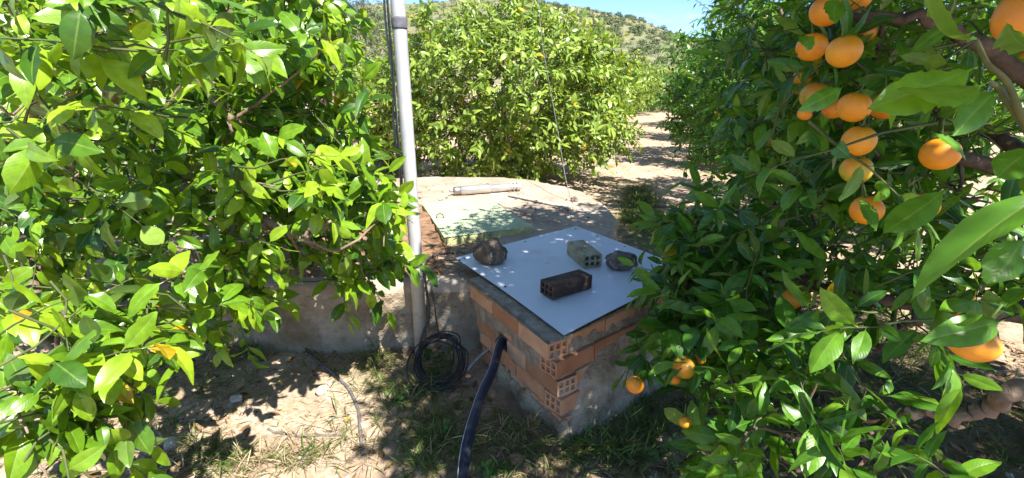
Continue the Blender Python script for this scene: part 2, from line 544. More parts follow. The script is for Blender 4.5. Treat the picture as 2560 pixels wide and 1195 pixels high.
# darker soil by the box and under the fruiting tree, dark green beside the well
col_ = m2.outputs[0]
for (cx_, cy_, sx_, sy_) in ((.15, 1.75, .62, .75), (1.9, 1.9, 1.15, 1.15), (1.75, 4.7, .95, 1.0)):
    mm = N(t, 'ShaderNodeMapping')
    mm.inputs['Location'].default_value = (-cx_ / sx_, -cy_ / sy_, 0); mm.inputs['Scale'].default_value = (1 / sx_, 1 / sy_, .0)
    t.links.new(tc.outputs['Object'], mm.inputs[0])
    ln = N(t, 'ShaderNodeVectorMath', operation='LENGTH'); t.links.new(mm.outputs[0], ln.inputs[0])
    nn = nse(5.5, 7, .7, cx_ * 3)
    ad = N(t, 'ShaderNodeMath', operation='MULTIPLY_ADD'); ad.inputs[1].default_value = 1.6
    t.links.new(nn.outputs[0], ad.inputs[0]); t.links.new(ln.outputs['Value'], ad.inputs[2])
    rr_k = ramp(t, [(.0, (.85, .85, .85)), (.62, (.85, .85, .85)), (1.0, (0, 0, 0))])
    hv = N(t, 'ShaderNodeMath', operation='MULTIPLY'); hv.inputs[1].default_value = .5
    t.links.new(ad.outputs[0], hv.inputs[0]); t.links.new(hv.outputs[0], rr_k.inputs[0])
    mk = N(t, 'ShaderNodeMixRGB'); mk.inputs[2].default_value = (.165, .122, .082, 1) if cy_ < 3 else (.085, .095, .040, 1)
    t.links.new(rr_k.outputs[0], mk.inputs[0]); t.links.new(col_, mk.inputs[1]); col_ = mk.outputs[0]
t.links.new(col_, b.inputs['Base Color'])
b.inputs['Roughness'].default_value = .95
b.inputs['Specular IOR Level'].default_value = .15
nb = nse(70, 8, .75, 5)
bp = N(t, 'ShaderNodeBump', Strength=.7, Distance=.014)
t.links.new(nb.outputs[0], bp.inputs['Height']); t.links.new(bp.outputs[0], b.inputs['Normal'])
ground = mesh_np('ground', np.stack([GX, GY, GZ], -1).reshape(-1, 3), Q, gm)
tag(ground, kind='structure')

# hill, far behind the orchard
ra = np.radians(np.linspace(-75, 75, 180)); rr = np.concatenate([np.linspace(80, 320, 70), np.linspace(330, 420, 8)])
HA, HR = np.meshgrid(ra, rr, indexing='ij')
HX, HY = HR * np.sin(HA), HR * np.cos(HA)
HZ = np.array([[hill_h(a, b_) for a, b_ in zip(r0, r1_)] for r0, r1_ in zip(HX, HY)]) + .25 * (HR > 95) - 1.0 * (HR < 84) + np.clip(HR - 30, 0, 90) * .018
idx = np.arange(HX.size).reshape(HX.shape)
Q = np.stack([idx[:-1, :-1], idx[:-1, 1:], idx[1:, 1:], idx[1:, :-1]], -1).reshape(-1, 4)
M['hill'] = mottled('hill_soil', [(.3, (.10, .125, .055)), (.5, (.165, .165, .085)), (.7, (.24, .18, .11))], scale=.05, detail=9, rough=1, bump=.6, bscale=.5, bdist=.5,
                    layers=[(.22, .52, .66, (.22, .22, .10), 'n'), (.6, .60, .70, (.14, .16, .08), 'n')])
hill = mesh_np('hill', np.stack([HX, HY, HZ], -1).reshape(-1, 3), Q, M['hill'])
tag(hill, kind='structure')


def hz(x, y):
    r = math.hypot(x, y)
    return hill_h(x, y) + .25 + min(90, max(0, r - 30)) * .018


# ------------------------------------------------------------------ shrubs on the hill
M['shrub'] = leaf_mat('shrub_leaf', (.095, .125, .070), (.14, .17, .095), (.19, .21, .12), rough=.8, trans=.15, tcol=(1, 1, .6), old=(.30, .22, .05), spec=.1)
rngh = np.random.default_rng(77)


def clump_leaves(c, r, n, ll, rng):
    d = unit(rng.normal(0, 1, (n, 3)))
    k = (rng.random(n) ** .45)[:, None] * np.array(r)
    P = np.asarray(c) + d * k * lumpy(d, float(np.sum(c)) * .37 % 50, .3, 2.0)[:, None]
    P[:, 2] = np.maximum(P[:, 2], c[2] - r[2] * .7)
    return P, unit(d + rng.normal(0, .7, (n, 3))), d + np.array([0, 0, .8]) + rng.normal(0, .4, (n, 3)), np.full(n, ll) * rng.uniform(.6, 1.4, n)


def far_clumps(name, cs, rs, nleaf, ll, mat, parent=None, hue=.4, shift=(0, 0, 0)):
    Vs, Qs, As, off = [], [], [], 0
    for c, r in zip(cs, rs):
        P, D, NN_, Ln = clump_leaves(c, r, nleaf, ll * max(r), rngh)
        h = np.clip(hue + rngh.normal(0, .2) + rngh.normal(0, .15, nleaf), .02, .94)
        V, Q_, A = leaves_geo(P, D, NN_, Ln, Ln * .6, h, rngh, STA_XL)
        Vs.append(V); Qs.append(Q_ + off); As.append(A); off += len(V)
    return mesh_np(name, np.concatenate(Vs) + np.array(shift), np.concatenate(Qs), mat, parent, True, np.concatenate(As))


protos = []
for k in range(3):
    o = far_clumps('hillside_shrub', [(0, 0, .5)], [(1.0, 1.0, .9)], 260, .34, M['shrub'], None, [.25, .45, .65][k])
    tag(o, 'grey green shrub dotted on the far dry hillside', 'shrub', 'shrubs scattered over the distant hill')
    protos.append(o)
spots = []
tries = 0
while len(spots) < 240 and tries < 20000:
    tries += 1
    az = math.radians(rngh.uniform(2.5, 20)) if rngh.random() < .86 else math.radians(rngh.uniform(-18, -8))
    r = rngh.uniform(112, 302)
    x, y = r * math.sin(az), r * math.cos(az)
    s = (rngh.uniform(.7, 1.7) if rngh.random() < .8 else rngh.uniform(1.7, 2.6)) * (r / 200 if r < 230 else .75)
    if all((x - a) ** 2 + (y - b_) ** 2 > (1.0 * (s + c)) ** 2 for a, b_, c in spots):
        spots.append((x, y, s))
for i, (x, y, s) in enumerate(spots):
    if i < 3: o = protos[i]
    else:
        o = protos[i % 3].copy(); COL.objects.link(o)
    o.location = (x, y, hz(x, y) - .1 * s)
    o.scale = (s * 1.1, s * 1.1, s * .85)
    o.rotation_euler = (0, 0, i * 1.3)
cs, rs = [], []
for i in range(900):
    az = math.radians(rngh.uniform(-22, 24)); r = rngh.uniform(120, 300)
    x, y = r * math.sin(az), r * math.cos(az); s = rngh.uniform(.4, 1.3)
    cs.append((x, y, hz(x, y) + .3 * s)); rs.append((s, s, s * .7))
o = far_clumps('hillside_scrub', cs, rs, 60, .45, M['shrub'], None, .5)
tag(o, 'low scrub covering the far dry hillside', 'scrub', kind='stuff')

# ------------------------------------------------------------------ orchard trees behind
GR_L = 'citrus trees along the left of the dirt lane'
GR_R = 'citrus trees along the right of the dirt lane'
bush_tree('citrus_tree', -.12, 8.0, 2.08, 2.74, 'bushy sunlit citrus tree right behind the round concrete well', GR_L, 1600, .122, 'leaf_sunny', 11, 11, STA_MD, .05, 1.75, (.52, .22), .02, aspect=.40, amp=.2)
bush_tree('citrus_tree', 1.2, 12.2, 1.5, 1.75, 'second citrus tree left of the lane, behind the big one by the well', GR_L, 800, .12, 'leaf_sunny', 12, 11, STA_LO, .2)
bush_tree('citrus_tree', 2.5, 15.6, 1.7, 2.05, 'third citrus tree left of the lane, half hidden by nearer trees', GR_L, 600, .14, 'leaf_sunny', 13, 11, STA_LO, .25)
bush_tree('citrus_tree', 3.7, 19.5, 1.7, 2.15, 'fourth citrus tree left of the lane, near its far end', GR_L, 500, .15, 'leaf_sunny', 14, 10, STA_LO, .25)
bush_tree('citrus_tree', 5.2, 24.5, 2.1, 2.2, 'farthest citrus tree, closing the view down the dirt lane', GR_L, 500, .17, 'leaf_sunny', 15, 10, STA_LO, .25)
bush_tree('citrus_tree', 7.9, 27.5, 2.3, 2.4, 'citrus tree at the very end of the lane, between both rows', 'citrus trees closing the end of the lane', 550, .17, 'leaf_sunny', 16, 10, STA_LO, .2)
bush_tree('citrus_tree', 3.6, 5.45, 1.62, 3.15, 'tall dark citrus tree right of the lane, nearest behind the fruiting one', GR_R, 1300, .10, 'leaf_orange', 21, 12, STA_MD, .12, 1.7, (.55, .22))
bush_tree('citrus_tree', 4.55, 9.7, 1.72, 2.75, 'rounded citrus tree right of the lane with a shaded dark side', GR_R, 1100, .11, 'leaf_orange', 22, 12, STA_LO, .12, 1.7, (.5, .25))
bush_tree('citrus_tree', 5.9, 13.6, 1.5, 2.4, 'citrus tree right of the lane behind the rounded shaded one', GR_R, 700, .13, 'leaf_orange', 23, 11, STA_LO, .2)
bush_tree('citrus_tree', 7.2, 17.8, 1.6, 2.4, 'farthest citrus tree on the right side of the lane', GR_R, 500, .14, 'leaf_orange', 24, 11, STA_LO, .2)
bush_tree('citrus_tree', -2.35, 8.9, .72, 2.05, 'small young citrus tree seen just left of the grey pole', 'citrus trees behind the leafy left tree', 420, .10, 'leaf_sunny', 31, 11, STA_LO, .15, None, (.5, .22))
bush_tree('citrus_tree', -5.6, 7.6, 2.0, 3.3, 'tall citrus tree deep behind the leafy left tree', 'citrus trees behind the leafy left tree', 1000, .11, 'leaf_sunny', 32, 11, STA_LO, .5)
bush_tree('citrus_tree', -3.75, 6.6, 1.15, 3.3, 'upright citrus tree between the leafy left tree and the young one', 'citrus trees behind the leafy left tree', 700, .10, 'leaf_sunny', 33, 11, STA_LO, .6)
bush_tree('grey_green_tree', -4.6, 16.5, .95, 4.3, 'slender grey green tree rising behind the young citrus tree', None, 900, .10, 'leaf_olive', 41, 12, STA_XL, .6, None, (.5, .2), 0, aspect=.22)
bush_tree('grey_green_tree', -6.6, 17.5, 1.5, 4.2, 'wider grey green tree at far left, mostly behind foliage', None, 900, .10, 'leaf_olive', 42, 12, STA_XL, .6, None, (.5, .2), 0, aspect=.22)

rngb = np.random.default_rng(5)
root = empty('bare_tree', (11.2, 26, 0), 'leafless grey tree top showing above the right hand trees', 'tree')
mb = MB()
wood(mb, [(11.2, 26, -.1), (11.3, 26, 2), (11.2, 26, 3.6)], .16, .08, 3)
tk = mb.build('trunk', M['bark'], root)
mb = MB()
for i in range(26):
    a = rngb.uniform(0, 6.28); z0 = rngb.uniform(2.2, 3.6); r = rngb.uniform(.5, 1.3)
    e = np.array([11.2 + r * math.cos(a), 26 + r * math.sin(a), z0 + rngb.uniform(1.0, 2.1)])
    s0 = np.array([11.22, 26, z0])
    wood(mb, [s0, (s0 + e) / 2 + rngb.normal(0, .1, 3), e], .03, .008, i, 5)
    for j in range(3):
        q = s0 + (e - s0) * rngb.uniform(.5, 1)
        wood(mb, [q, q + rngb.normal(0, .2, 3) + [0, 0, .25], q + rngb.normal(0, .3, 3) + [0, 0, .5]], .012, .004, i, 4)
mb.build('crown', M['bark'], root)

# ------------------------------------------------------------------ the round well platform
def noisy_prism(outline, z0, z1, mats, name, parent, rough=.02, seed=0, top_n=26):
    """solid with rounded worn edge from a closed outline; material 0 side, 1 top"""
    P = smooth_path(list(outline) + [outline[0]], 26)[:-1]
    n = len(P)
    c = P.mean(0)
    rows = []
    lev = [(k / 16, 0) for k in range(15)] + [(.955, .006), (1.0, .03)]
    for f_, inset in lev:
        z = z0 + (z1 - z0) * f_
        ring = P + (c - P) / np.linalg.norm(c - P, axis=1)[:, None] * inset
        rows.append(np.concatenate([ring, np.full((n, 1), z)], 1))
    for k in range(1, top_n):
        q = 1 - k / top_n
        ring = c + (rows[len(lev) - 1][:, :2] - c) * q
        rows.append(np.concatenate([ring, np.full((n, 1), z1)], 1))
    R = np.array(rows)
    V = R.reshape(-1, 3).copy()
    for i, v in enumerate(V):
        q = Vector((v[0] * 3, v[1] * 3, v[2] * 3 + seed)); q2 = Vector((v[0] * 11, v[1] * 11, v[2] * 11 + seed))
        a = mnoise.noise(q) * .8 + .5 * mnoise.noise(q2) + .3 * mnoise.noise(q2 * 2.6)
        if i < n * len(lev):
            d = v[:2] - c; d /= np.linalg.norm(d)
            V[i, :2] += d * a * rough
            V[i, 2] += (.3 * rough * a if i >= n * 14 else 0)
        else:
            V[i, 2] += a * rough * .35
    nr = len(rows)
    i, j = np.meshgrid(np.arange(nr - 1), np.arange(n), indexing='ij')
    j2 = (j + 1) % n
    Q_ = np.stack([i * n + j, i * n + j2, (i + 1) * n + j2, (i + 1) * n + j], -1).reshape(-1, 4)
    V = np.concatenate([V, [[c[0], c[1], z1]]])
    k = np.arange(n); T = np.stack([(nr - 1) * n + k, (nr - 1) * n + (k + 1) % n, np.full(n, len(V) - 1)], -1)
    mi = np.concatenate([np.repeat(np.where(np.arange(nr - 1) < 14, 0, 1), n), np.ones(n)])
    return mesh_np(name, V, Q_, mats, parent, True, midx=mi, F3=T)


M['render_wall'] = mottled('rough_render', [(.28, (.22, .155, .095)), (.46, (.42, .335, .235)), (.66, (.60, .52, .41))], scale=4.5, detail=8, rough=.95, bump=1.0, bscale=26, bdist=.06,
                           layers=[(9, .60, .72, (.20, .15, .09), 'n'), (1.8, .52, .68, (.19, .165, .075), 'n'), (70, .62, .74, (.16, .13, .10), 'n')])
M['slab'] = mottled('worn_concrete', [(.28, (.25, .185, .135)), (.5, (.37, .295, .225)), (.72, (.46, .40, .33))], scale=2.4, detail=9, rough=.95, bump=.6, bscale=35, bdist=.012,
                    layers=[(.9, .56, .74, (.30, .27, .24), 'n'), (6, .62, .74, (.62, .55, .46), 'n'), (90, .62, .72, (.22, .17, .12), 'n'), (1.3, .66, .8, (.30, .16, .09), 'n')])
well = empty('round_well', (-.7, 4.3, 0), 'wide round concrete well top with rough plastered wall behind the brick box', 'well')
WELL = [(-.15, 2.66), (.45, 3.0), (.80, 3.55), (.92, 4.15), (.88, 4.75), (.66, 5.3), (.2, 5.75), (-.5, 6.0), (-1.4, 5.9), (-2.2, 5.4), (-2.6, 4.5), (-2.45, 3.4), (-2.05, 2.78), (-1.5, 2.62), (-.8, 2.63)]
noisy_prism(WELL, -.06, .45, [M['render_wall'], M['slab']], 'well_wall', well, .034, 3)

# soil and litter heaped on the well's left side
M['dirt'] = mottled('reddish_dirt', [(.3, (.15, .08, .045)), (.55, (.31, .185, .11)), (.75, (.42, .28, .18))], scale=14, detail=8, rough=1, bump=1, bscale=60, bdist=.02)
mb = MB()
nx = 60
xx, yy = np.meshgrid(np.linspace(-2.1, -.42, nx), np.linspace(2.72, 4.6, nx), indexing='ij')
zz = np.zeros_like(xx)
for i in range(nx):
    for j in range(nx):
        x, y = xx[i, j], yy[i, j]
        e = min((x + 2.1) / .4, (-.42 - x) / .28, (y - 2.72) / .15, (4.6 - y) / .5, 1)
        zz[i, j] = .434 + .055 * max(0, e) ** .7 * (1 + .5 * mnoise.noise(Vector((x * 6, y * 6, 1)))) + .02 * mnoise.noise(Vector((x * 17, y * 17, 3))) * (e > 0.1)
id_ = np.arange(nx * nx).reshape(nx, nx)
mesh_np('soil_heap', np.stack([xx, yy, zz], -1).reshape(-1, 3), np.stack([id_[:-1, :-1], id_[1:, :-1], id_[1:, 1:], id_[:-1, 1:]], -1).reshape(-1, 4), M['dirt'])
tag(bpy.data.objects['soil_heap'], 'reddish soil and litter heaped on the well beside the green hatch', 'soil', kind='stuff')

# ------------------------------------------------------------------ green ribbed hatch
hc = [np.array(p) for p in ((-.84, 4.36), (-.27, 4.68), (.17, 3.64), (-.49, 3.32))]
hatch = empty('green_hatch', (-.35, 4.0, .45), 'pale green ribbed metal hatch lying on the round well', 'hatch')
M['green_paint'] = mottled('green_paint', [(.3, (.34, .42, .27)), (.55, (.45, .52, .34)), (.75, (.56, .59, .41))], scale=5, rough=.6, bump=.15, bscale=80, bdist=.004,
                           layers=[(3, .56, .74, (.52, .55, .38), 'n'), (24, .66, .76, (.26, .24, .12), 'n'), (2.2, .52, .78, (.62, .61, .44), 'n')])
M['mouldy_edge'] = mottled('mouldy_edge', [(.35, (.42, .46, .18)), (.6, (.60, .62, .33)), (.75, (.25, .24, .12))], scale=22, rough=.85, bump=.4, bscale=60,
                           layers=[(14, .58, .68, (.10, .09, .05), 'n')])
# rib profile runs along hc0->hc1 ; ribs run towards hc3
nr = 30
prof = []
for i in range(nr):
    for f_, h in ((0, 0), (.3, 0), (.42, .0035), (.82, .0035), (.94, 0)):
        prof.append(((i + f_) / nr, h))
prof.append((1, 0))
V, Qs = [], []
ny = 12
for (s_, h) in prof:
    for k in range(ny):
        t_ = k / (ny - 1)
        p = (hc[0] * (1 - s_) + hc[1] * s_) * (1 - t_) + (hc[3] * (1 - s_) + hc[2] * s_) * t_
        V.append((p[0], p[1], .505 + h + .006 * math.sin(3 * s_ + 2 * t_)))
id_ = np.arange(len(V)).reshape(len(prof), ny)
mesh_np('ribbed_sheet', V, np.stack([id_[:-1, :-1], id_[:-1, 1:], id_[1:, 1:], id_[1:, :-1]], -1).reshape(-1, 4), M['green_paint'], hatch, False)
mb = MB()
for a, b_ in ((0, 1), (1, 2), (2, 3), (3, 0)):
    p, q = hc[a], hc[b_]
    d = (q - p); L = np.linalg.norm(d); c = (p + q) / 2
    inw = (sum(hc) / 4 - c); inw /= np.linalg.norm(inw)
    c = c + inw * .012
    mb.box((c[0], c[1], .471), (L - .03, .02, .058), math.atan2(d[1], d[0]))
mb.build('frame_edge', M['mouldy_edge'], hatch, False)
M['rust'] = mottled('rusty_iron', [(.3, (.05, .03, .022)), (.6, (.13, .07, .04))], scale=30, rough=.8, metallic=.4)
mb = MB()
p = onz(1100, 545, .515)
mb.tube(smooth_path([p + [-.03, 0, -.004], p + [-.02, .01, .03], p + [.02, .005, .03], p + [.03, 0, -.004]], 5), .005, 6)
mb.build('handle', M['rust'], hatch)

# ------------------------------------------------------------------ steel pump cylinder, plank, small rock on the well
M['steel'] = mottled('stainless_steel', [(.3, (.55, .53, .50)), (.7, (.72, .71, .69))], scale=7, rough=.33, metallic=.75, bump=.05, bscale=25)
M['steel_dull'] = mottled('dull_steel', [(.3, (.28, .27, .26)), (.7, (.45, .44, .43))], scale=12, rough=.45, metallic=.9, bump=.1)
A0, A1 = np.array([-.61, 4.93, .50]), np.array([.10, 5.16, .50])
ax = (A1 - A0) / np.linalg.norm(A1 - A0); LL = np.linalg.norm(A1 - A0)
pump = empty('pump_cylinder', A0, 'shiny stainless steel pump cylinder lying on the round well', 'pump')
def lathe(prof, name, mat, parent, sides=28):
    mb_ = MB(); mb_.tube([A0 + ax * s for s, r in prof], [r for s, r in prof], sides); return mb_.build(name, mat, parent)
def seg(a, b_, r, bev=.004): return [(a, r - bev), (a + bev, r), (b_ - bev, r), (b_, r - bev)]
lathe(seg(.07, .40, .047), 'casing', M['steel'], pump)
lathe(seg(.401, .62, .041), 'motor_sleeve', M['steel'], pump)
lathe(seg(.0, .069, .043) , 'end_housing', M['steel_dull'], pump)
lathe(seg(-.045, -.001, .013, .002), 'shaft', M['steel_dull'], pump)
lathe(seg(.621, .65, .036) + seg(.652, .664, .047, .002) + seg(.667, .69, .030) + seg(.692, .706, .046, .002) + seg(.708, LL, .034), 'coupling', M['steel'], pump)

M['pale_wood'] = mottled('weathered_wood', [(.3, (.50, .42, .31)), (.7, (.66, .58, .46))], scale=12, rough=.85, bump=.4, bscale=40)
mb = MB()
p, q = onz(1275, 488, .46), onz(1432, 522, .46)
d = q - p
mb.box(((p + q) / 2)[:2].tolist() + [.464], (np.linalg.norm(d), .06, .012), math.atan2(d[1], d[0]))
o = mb.build('plank', M['pale_wood'], None, False)
tag(o, 'pale weathered wooden plank lying flat beside the steel cylinder', 'plank')


def rock(name, c, r, mat, label, seed, group=None, sub=4, amp=.28, rot=0):
    bm = bmesh.new()
    bmesh.ops.create_icosphere(bm, subdivisions=sub, radius=1)
    for v in bm.verts:
        p = v.co.copy()
        a = mnoise.noise(p * 1.1 + Vector((seed, 0, 0))) * amp + mnoise.noise(p * 2.6 + Vector((0, seed, 0))) * amp * .4 + mnoise.noise(p * 7 + Vector((0, 0, seed))) * amp * .12
        v.co = p * (1 + a)
        v.co.x *= r[0]; v.co.y *= r[1]; v.co.z *= r[2]
    lo = min(v.co.z for v in bm.verts)
    cut = lo + .22 * r[2]
    for v in bm.verts: v.co.z = max(v.co.z, cut) - cut
    me = bpy.data.meshes.new(name); bm.to_mesh(me); bm.free()
    for p in me.polygons: p.use_smooth = True
    me.materials.append(mat)
    o = bpy.data.objects.new(name, me); COL.objects.link(o)
    o.location = c; o.rotation_euler = (0, 0, rot)
    return tag(o, label, 'rock', group)


M['rock_brown'] = mottled('brown_rock', [(.3, (.05, .042, .034)), (.5, (.13, .105, .08)), (.7, (.24, .20, .15))], scale=14, detail=9, rough=.9, bump=1, bscale=50, bdist=.012,
                          layers=[(26, .60, .66, (.42, .40, .36), 'n'), (60, .64, .70, (.03, .025, .02), 'n')])
M['rock_grey'] = mottled('grey_rock', [(.3, (.05, .045, .04)), (.5, (.15, .13, .11)), (.7, (.36, .31, .26))], scale=18, detail=9, rough=.9, bump=1, bscale=60, bdist=.01,
                         layers=[(18, .60, .66, (.50, .42, .34), 'n')])
M['rock_pale'] = mottled('pale_rock', [(.3, (.36, .30, .23)), (.7, (.58, .52, .43))], scale=18, detail=8, rough=.9, bump=.8, bscale=60)
k = onz(1436, 503, .45)
rock('small_rock', (k[0], k[1], .447), (.035, .03, .03), M['rock_grey'], 'small grey rock on the round well at the foot of the wire', 3.3)

M['wire'] = mottled('grey_wire', [(.4, (.12, .12, .125)), (.6, (.20, .20, .20))], scale=20, rough=.6)
w0 = onz(1426, 498, .47)
pts = [(1426, 498, None), (1413, 440, w0[1] + .15), (1400, 360, w0[1] + .45), (1383, 262, w0[1] + .8), (1368, 180, w0[1] + 1.05), (1356, 110, w0[1] + 1.3), (1349, 40, w0[1] + 1.55)]
PP = [w0] + [at(a, b_, c) for a, b_, c in pts[1:]]
PP.append(PP[-1] + (PP[-1] - PP[-2]) * .8)
mb = MB(); mb.tube(smooth_path(PP, 6), .0036, 6)
o = mb.build('wire', M['wire'])
tag(o, 'thin grey wire rising from the small rock up into the citrus tree', 'wire')

# ------------------------------------------------------------------ brick box
C0 = np.array([.165, 1.86])                 # front corner of the box at its top course
uL = np.array([-.53, .848]); uL /= np.linalg.norm(uL)
uR = np.array([.775, .632]); uR /= np.linalg.norm(uR)
LF, RF = .78, 1.0
BW, BH, BL, MJ = .115, .084, .245, .012
M['brick'] = mottled('terracotta_brick', [(.3, (.40, .19, .10)), (.5, (.52, .265, .145)), (.72, (.60, .34, .205))], scale=7, detail=7, rough=.85, bump=.3, bscale=120, bdist=.004,
                     layers=[(10, .60, .72, (.38, .27, .19), 'n'), (3, .64, .8, (.24, .13, .085), 'n')])
M['mortar'] = mottled('grey_mortar', [(.3, (.22, .18, .14)), (.55, (.36, .31, .25)), (.75, (.47, .42, .34))], scale=20, detail=8, rough=.95, bump=1, bscale=70, bdist=.016)
M['footing'] = mottled('sandy_render', [(.3, (.22, .165, .105)), (.48, (.43, .35, .25)), (.66, (.60, .52, .40))], scale=9, detail=8, rough=.95, bump=1, bscale=34, bdist=.05,
                       layers=[(4, .60, .72, (.17, .15, .09), 'n')])


# every brick fired a little differently, some dusty with mortar
bt = M['brick'].node_tree
pb = bt.nodes['Principled BSDF']
src = pb.inputs['Base Color'].links[0].from_socket
gi = N(bt, 'ShaderNodeNewGeometry')
r_i = ramp(bt, [(0, (.70, .66, .64)), (.35, (1, 1, 1)), (.7, (1.12, 1.12, 1.1)), (1, (1.0, 1.25, 1.5))])
bt.links.new(gi.outputs['Random Per Island'], r_i.inputs[0])
m_i = N(bt, 'ShaderNodeMixRGB', blend_type='MULTIPLY'); m_i.inputs[0].default_value = 1
bt.links.new(src, m_i.inputs[1]); bt.links.new(r_i.outputs[0], m_i.inputs[2]); bt.links.new(m_i.outputs[0], pb.inputs['Base Color'])
# fruit ripens unevenly
for mn in ('orange_peel', 'orange_green'):
    bt = M[mn].node_tree; pb = bt.nodes['Principled BSDF']; src = pb.inputs['Base Color'].links[0].from_socket
    oi = N(bt, 'ShaderNodeObjectInfo')
    r_i = ramp(bt, [(0, (.80, .78, .8)), (.5, (1, 1, 1)), (1, (1.0, 1.28, 1.3))])
    bt.links.new(oi.outputs['Random'], r_i.inputs[0])
    m_i = N(bt, 'ShaderNodeMixRGB', blend_type='MULTIPLY'); m_i.inputs[0].default_value = 1
    bt.links.new(src, m_i.inputs[1]); bt.links.new(r_i.outputs[0], m_i.inputs[2]); bt.links.new(m_i.outputs[0], pb.inputs['Base Color'])


def weld(o):
    bm = bmesh.new(); bm.from_mesh(o.data)
    bmesh.ops.remove_doubles(bm, verts=bm.verts, dist=1e-5); bmesh.ops.recalc_face_normals(bm, faces=bm.faces)
    bm.to_mesh(o.data); bm.free()


def hollow_brick_geo(L, Wd, H, nx=3, nz=2, wall=.011, depth=.05):
    """hollow clay block along local x, both ends with nx by nz open cells"""
    V, Qs = [], []
    def quad(a, b_, c, d):
        k_ = len(V); V.extend([a, b_, c, d]); Qs.append([k_, k_ + 1, k_ + 2, k_ + 3])
    x, y, z = L / 2, Wd / 2, H / 2
    # outer sides: grooved faces are left to the material; chamfered long edges
    c_ = .004
    ring = [(-y + c_, -z), (y - c_, -z), (y, -z + c_), (y, z - c_), (y - c_, z), (-y + c_, z), (-y, z - c_), (-y, -z + c_)]
    for i in range(8):
        a, b_ = ring[i], ring[(i + 1) % 8]
        quad((-x, *a), (-x, *b_), (x, *b_), (x, *a))
    ye = [-y]; ze = [-z]
    cw = (Wd - wall * (nx + 1)) / nx; ch = (H - wall * (nz + 1)) / nz
    for i in range(nx): ye += [-y + wall + i * (cw + wall), -y + (i + 1) * (cw + wall)]
    ye.append(y)
    for i in range(nz): ze += [-z + wall + i * (ch + wall), -z + (i + 1) * (ch + wall)]
    ze.append(z)
    for sx in (-1, 1):
        X = sx * x; XI = sx * (x - depth)
        for i in range(len(ye) - 1):
            for j in range(len(ze) - 1):
                a, b_, c, d = ye[i], ye[i + 1], ze[j], ze[j + 1]
                if i % 2 == 1 and j % 2 == 1:
                    quad((X, a, c), (X, b_, c), (XI, b_, c), (XI, a, c)); quad((X, a, d), (X, b_, d), (XI, b_, d), (XI, a, d))
                    quad((X, a, c), (X, a, d), (XI, a, d), (XI, a, c)); quad((X, b_, c), (X, b_, d), (XI, b_, d), (XI, b_, c))
                    quad((XI, a, c), (XI, b_, c), (XI, b_, d), (XI, a, d))
                else:
                    quad((X, a, c), (X, b_, c), (X, b_, d), (X, a, d))
    return np.array(V, float), np.array(Qs)


def place_geo(V, c, dirx, tilt=0):
    d = np.array([dirx[0], dirx[1], 0.0]); d /= np.linalg.norm(d)
    s = np.array([-d[1], d[0], 0]); z = np.array([0, 0, 1.0])
    if tilt:
        d, z = d * math.cos(tilt) + z * math.sin(tilt), z * math.cos(tilt) - d * math.sin(tilt)
    return np.asarray(c) + V[:, :1] * d + V[:, 1:2] * s + V[:, 2:3] * z


box = empty('brick_box', (C0[0], C0[1], 0), 'square box of hollow orange bricks under the white board', 'brick box')
rb = np.random.default_rng(8)
wallL, wallR = MB(), MB()
TOP = .50
n_course = 5
inL = np.array([-uL[1], uL[0]]); inL = inL if inL @ uR > 0 else -inL      # into the box from the left face
inR = np.array([-uR[1], uR[0]]); inR = inR if inR @ uL > 0 else -inR
holes = []
for c in range(n_course):
    zc = TOP - BH / 2 - c * (BH + MJ)
    sh = np.array([.016 * c + (0, .018, .004, .012, .0)[c], -.006 * c])            # courses step outwards as they go down
    cc = C0 + sh
    left_first = c in (0, 2, 4)            # this course's left-face brick reaches the corner
    # left face
    s = 0.0 if left_first else BW + MJ
    first = True
    k_ = 0
    while s < LF:
        L = BL if not (first and not left_first) else BL
        L = min(L, LF - s)
        if L < .05: break
        # opening for the pipe
        mid_s = s + L / 2
        if c == 2 and s < .47 < s + L:
            for (a, b_) in ((s, .43), (.53, s + L)):
                if b_ - a > .03:
                    V, Q_ = hollow_brick_geo(b_ - a, BW, BH)
                    p = cc + uL * (a + b_) / 2 + inL * (BW / 2 + rb.normal(0, .002))
                    wallL.add(place_geo(V, (*p, zc), -uL), Q_)
        else:
            V, Q_ = hollow_brick_geo(L, BW, BH)
            p = cc + uL * mid_s + inL * (BW / 2 + rb.normal(0, .003))
            wallL.add(place_geo(V, (p[0], p[1], zc + rb.normal(0, .002)), -uL + rb.normal(0, .008, 2), rb.normal(0, .006)), Q_)
        s += L + MJ
        first = False
    s = 0.0 if not left_first else BW + MJ
    while s < RF:
        L = min(BL, RF - s)
        if L < .05: break
        V, Q_ = hollow_brick_geo(L, BW, BH)
        p = cc + uR * (s + L / 2) + inR * (BW / 2 + rb.normal(0, .003))
        wallR.add(place_geo(V, (p[0], p[1], zc + rb.normal(0, .002)), uR + rb.normal(0, .008, 2), rb.normal(0, .006)), Q_)
        s += L + MJ


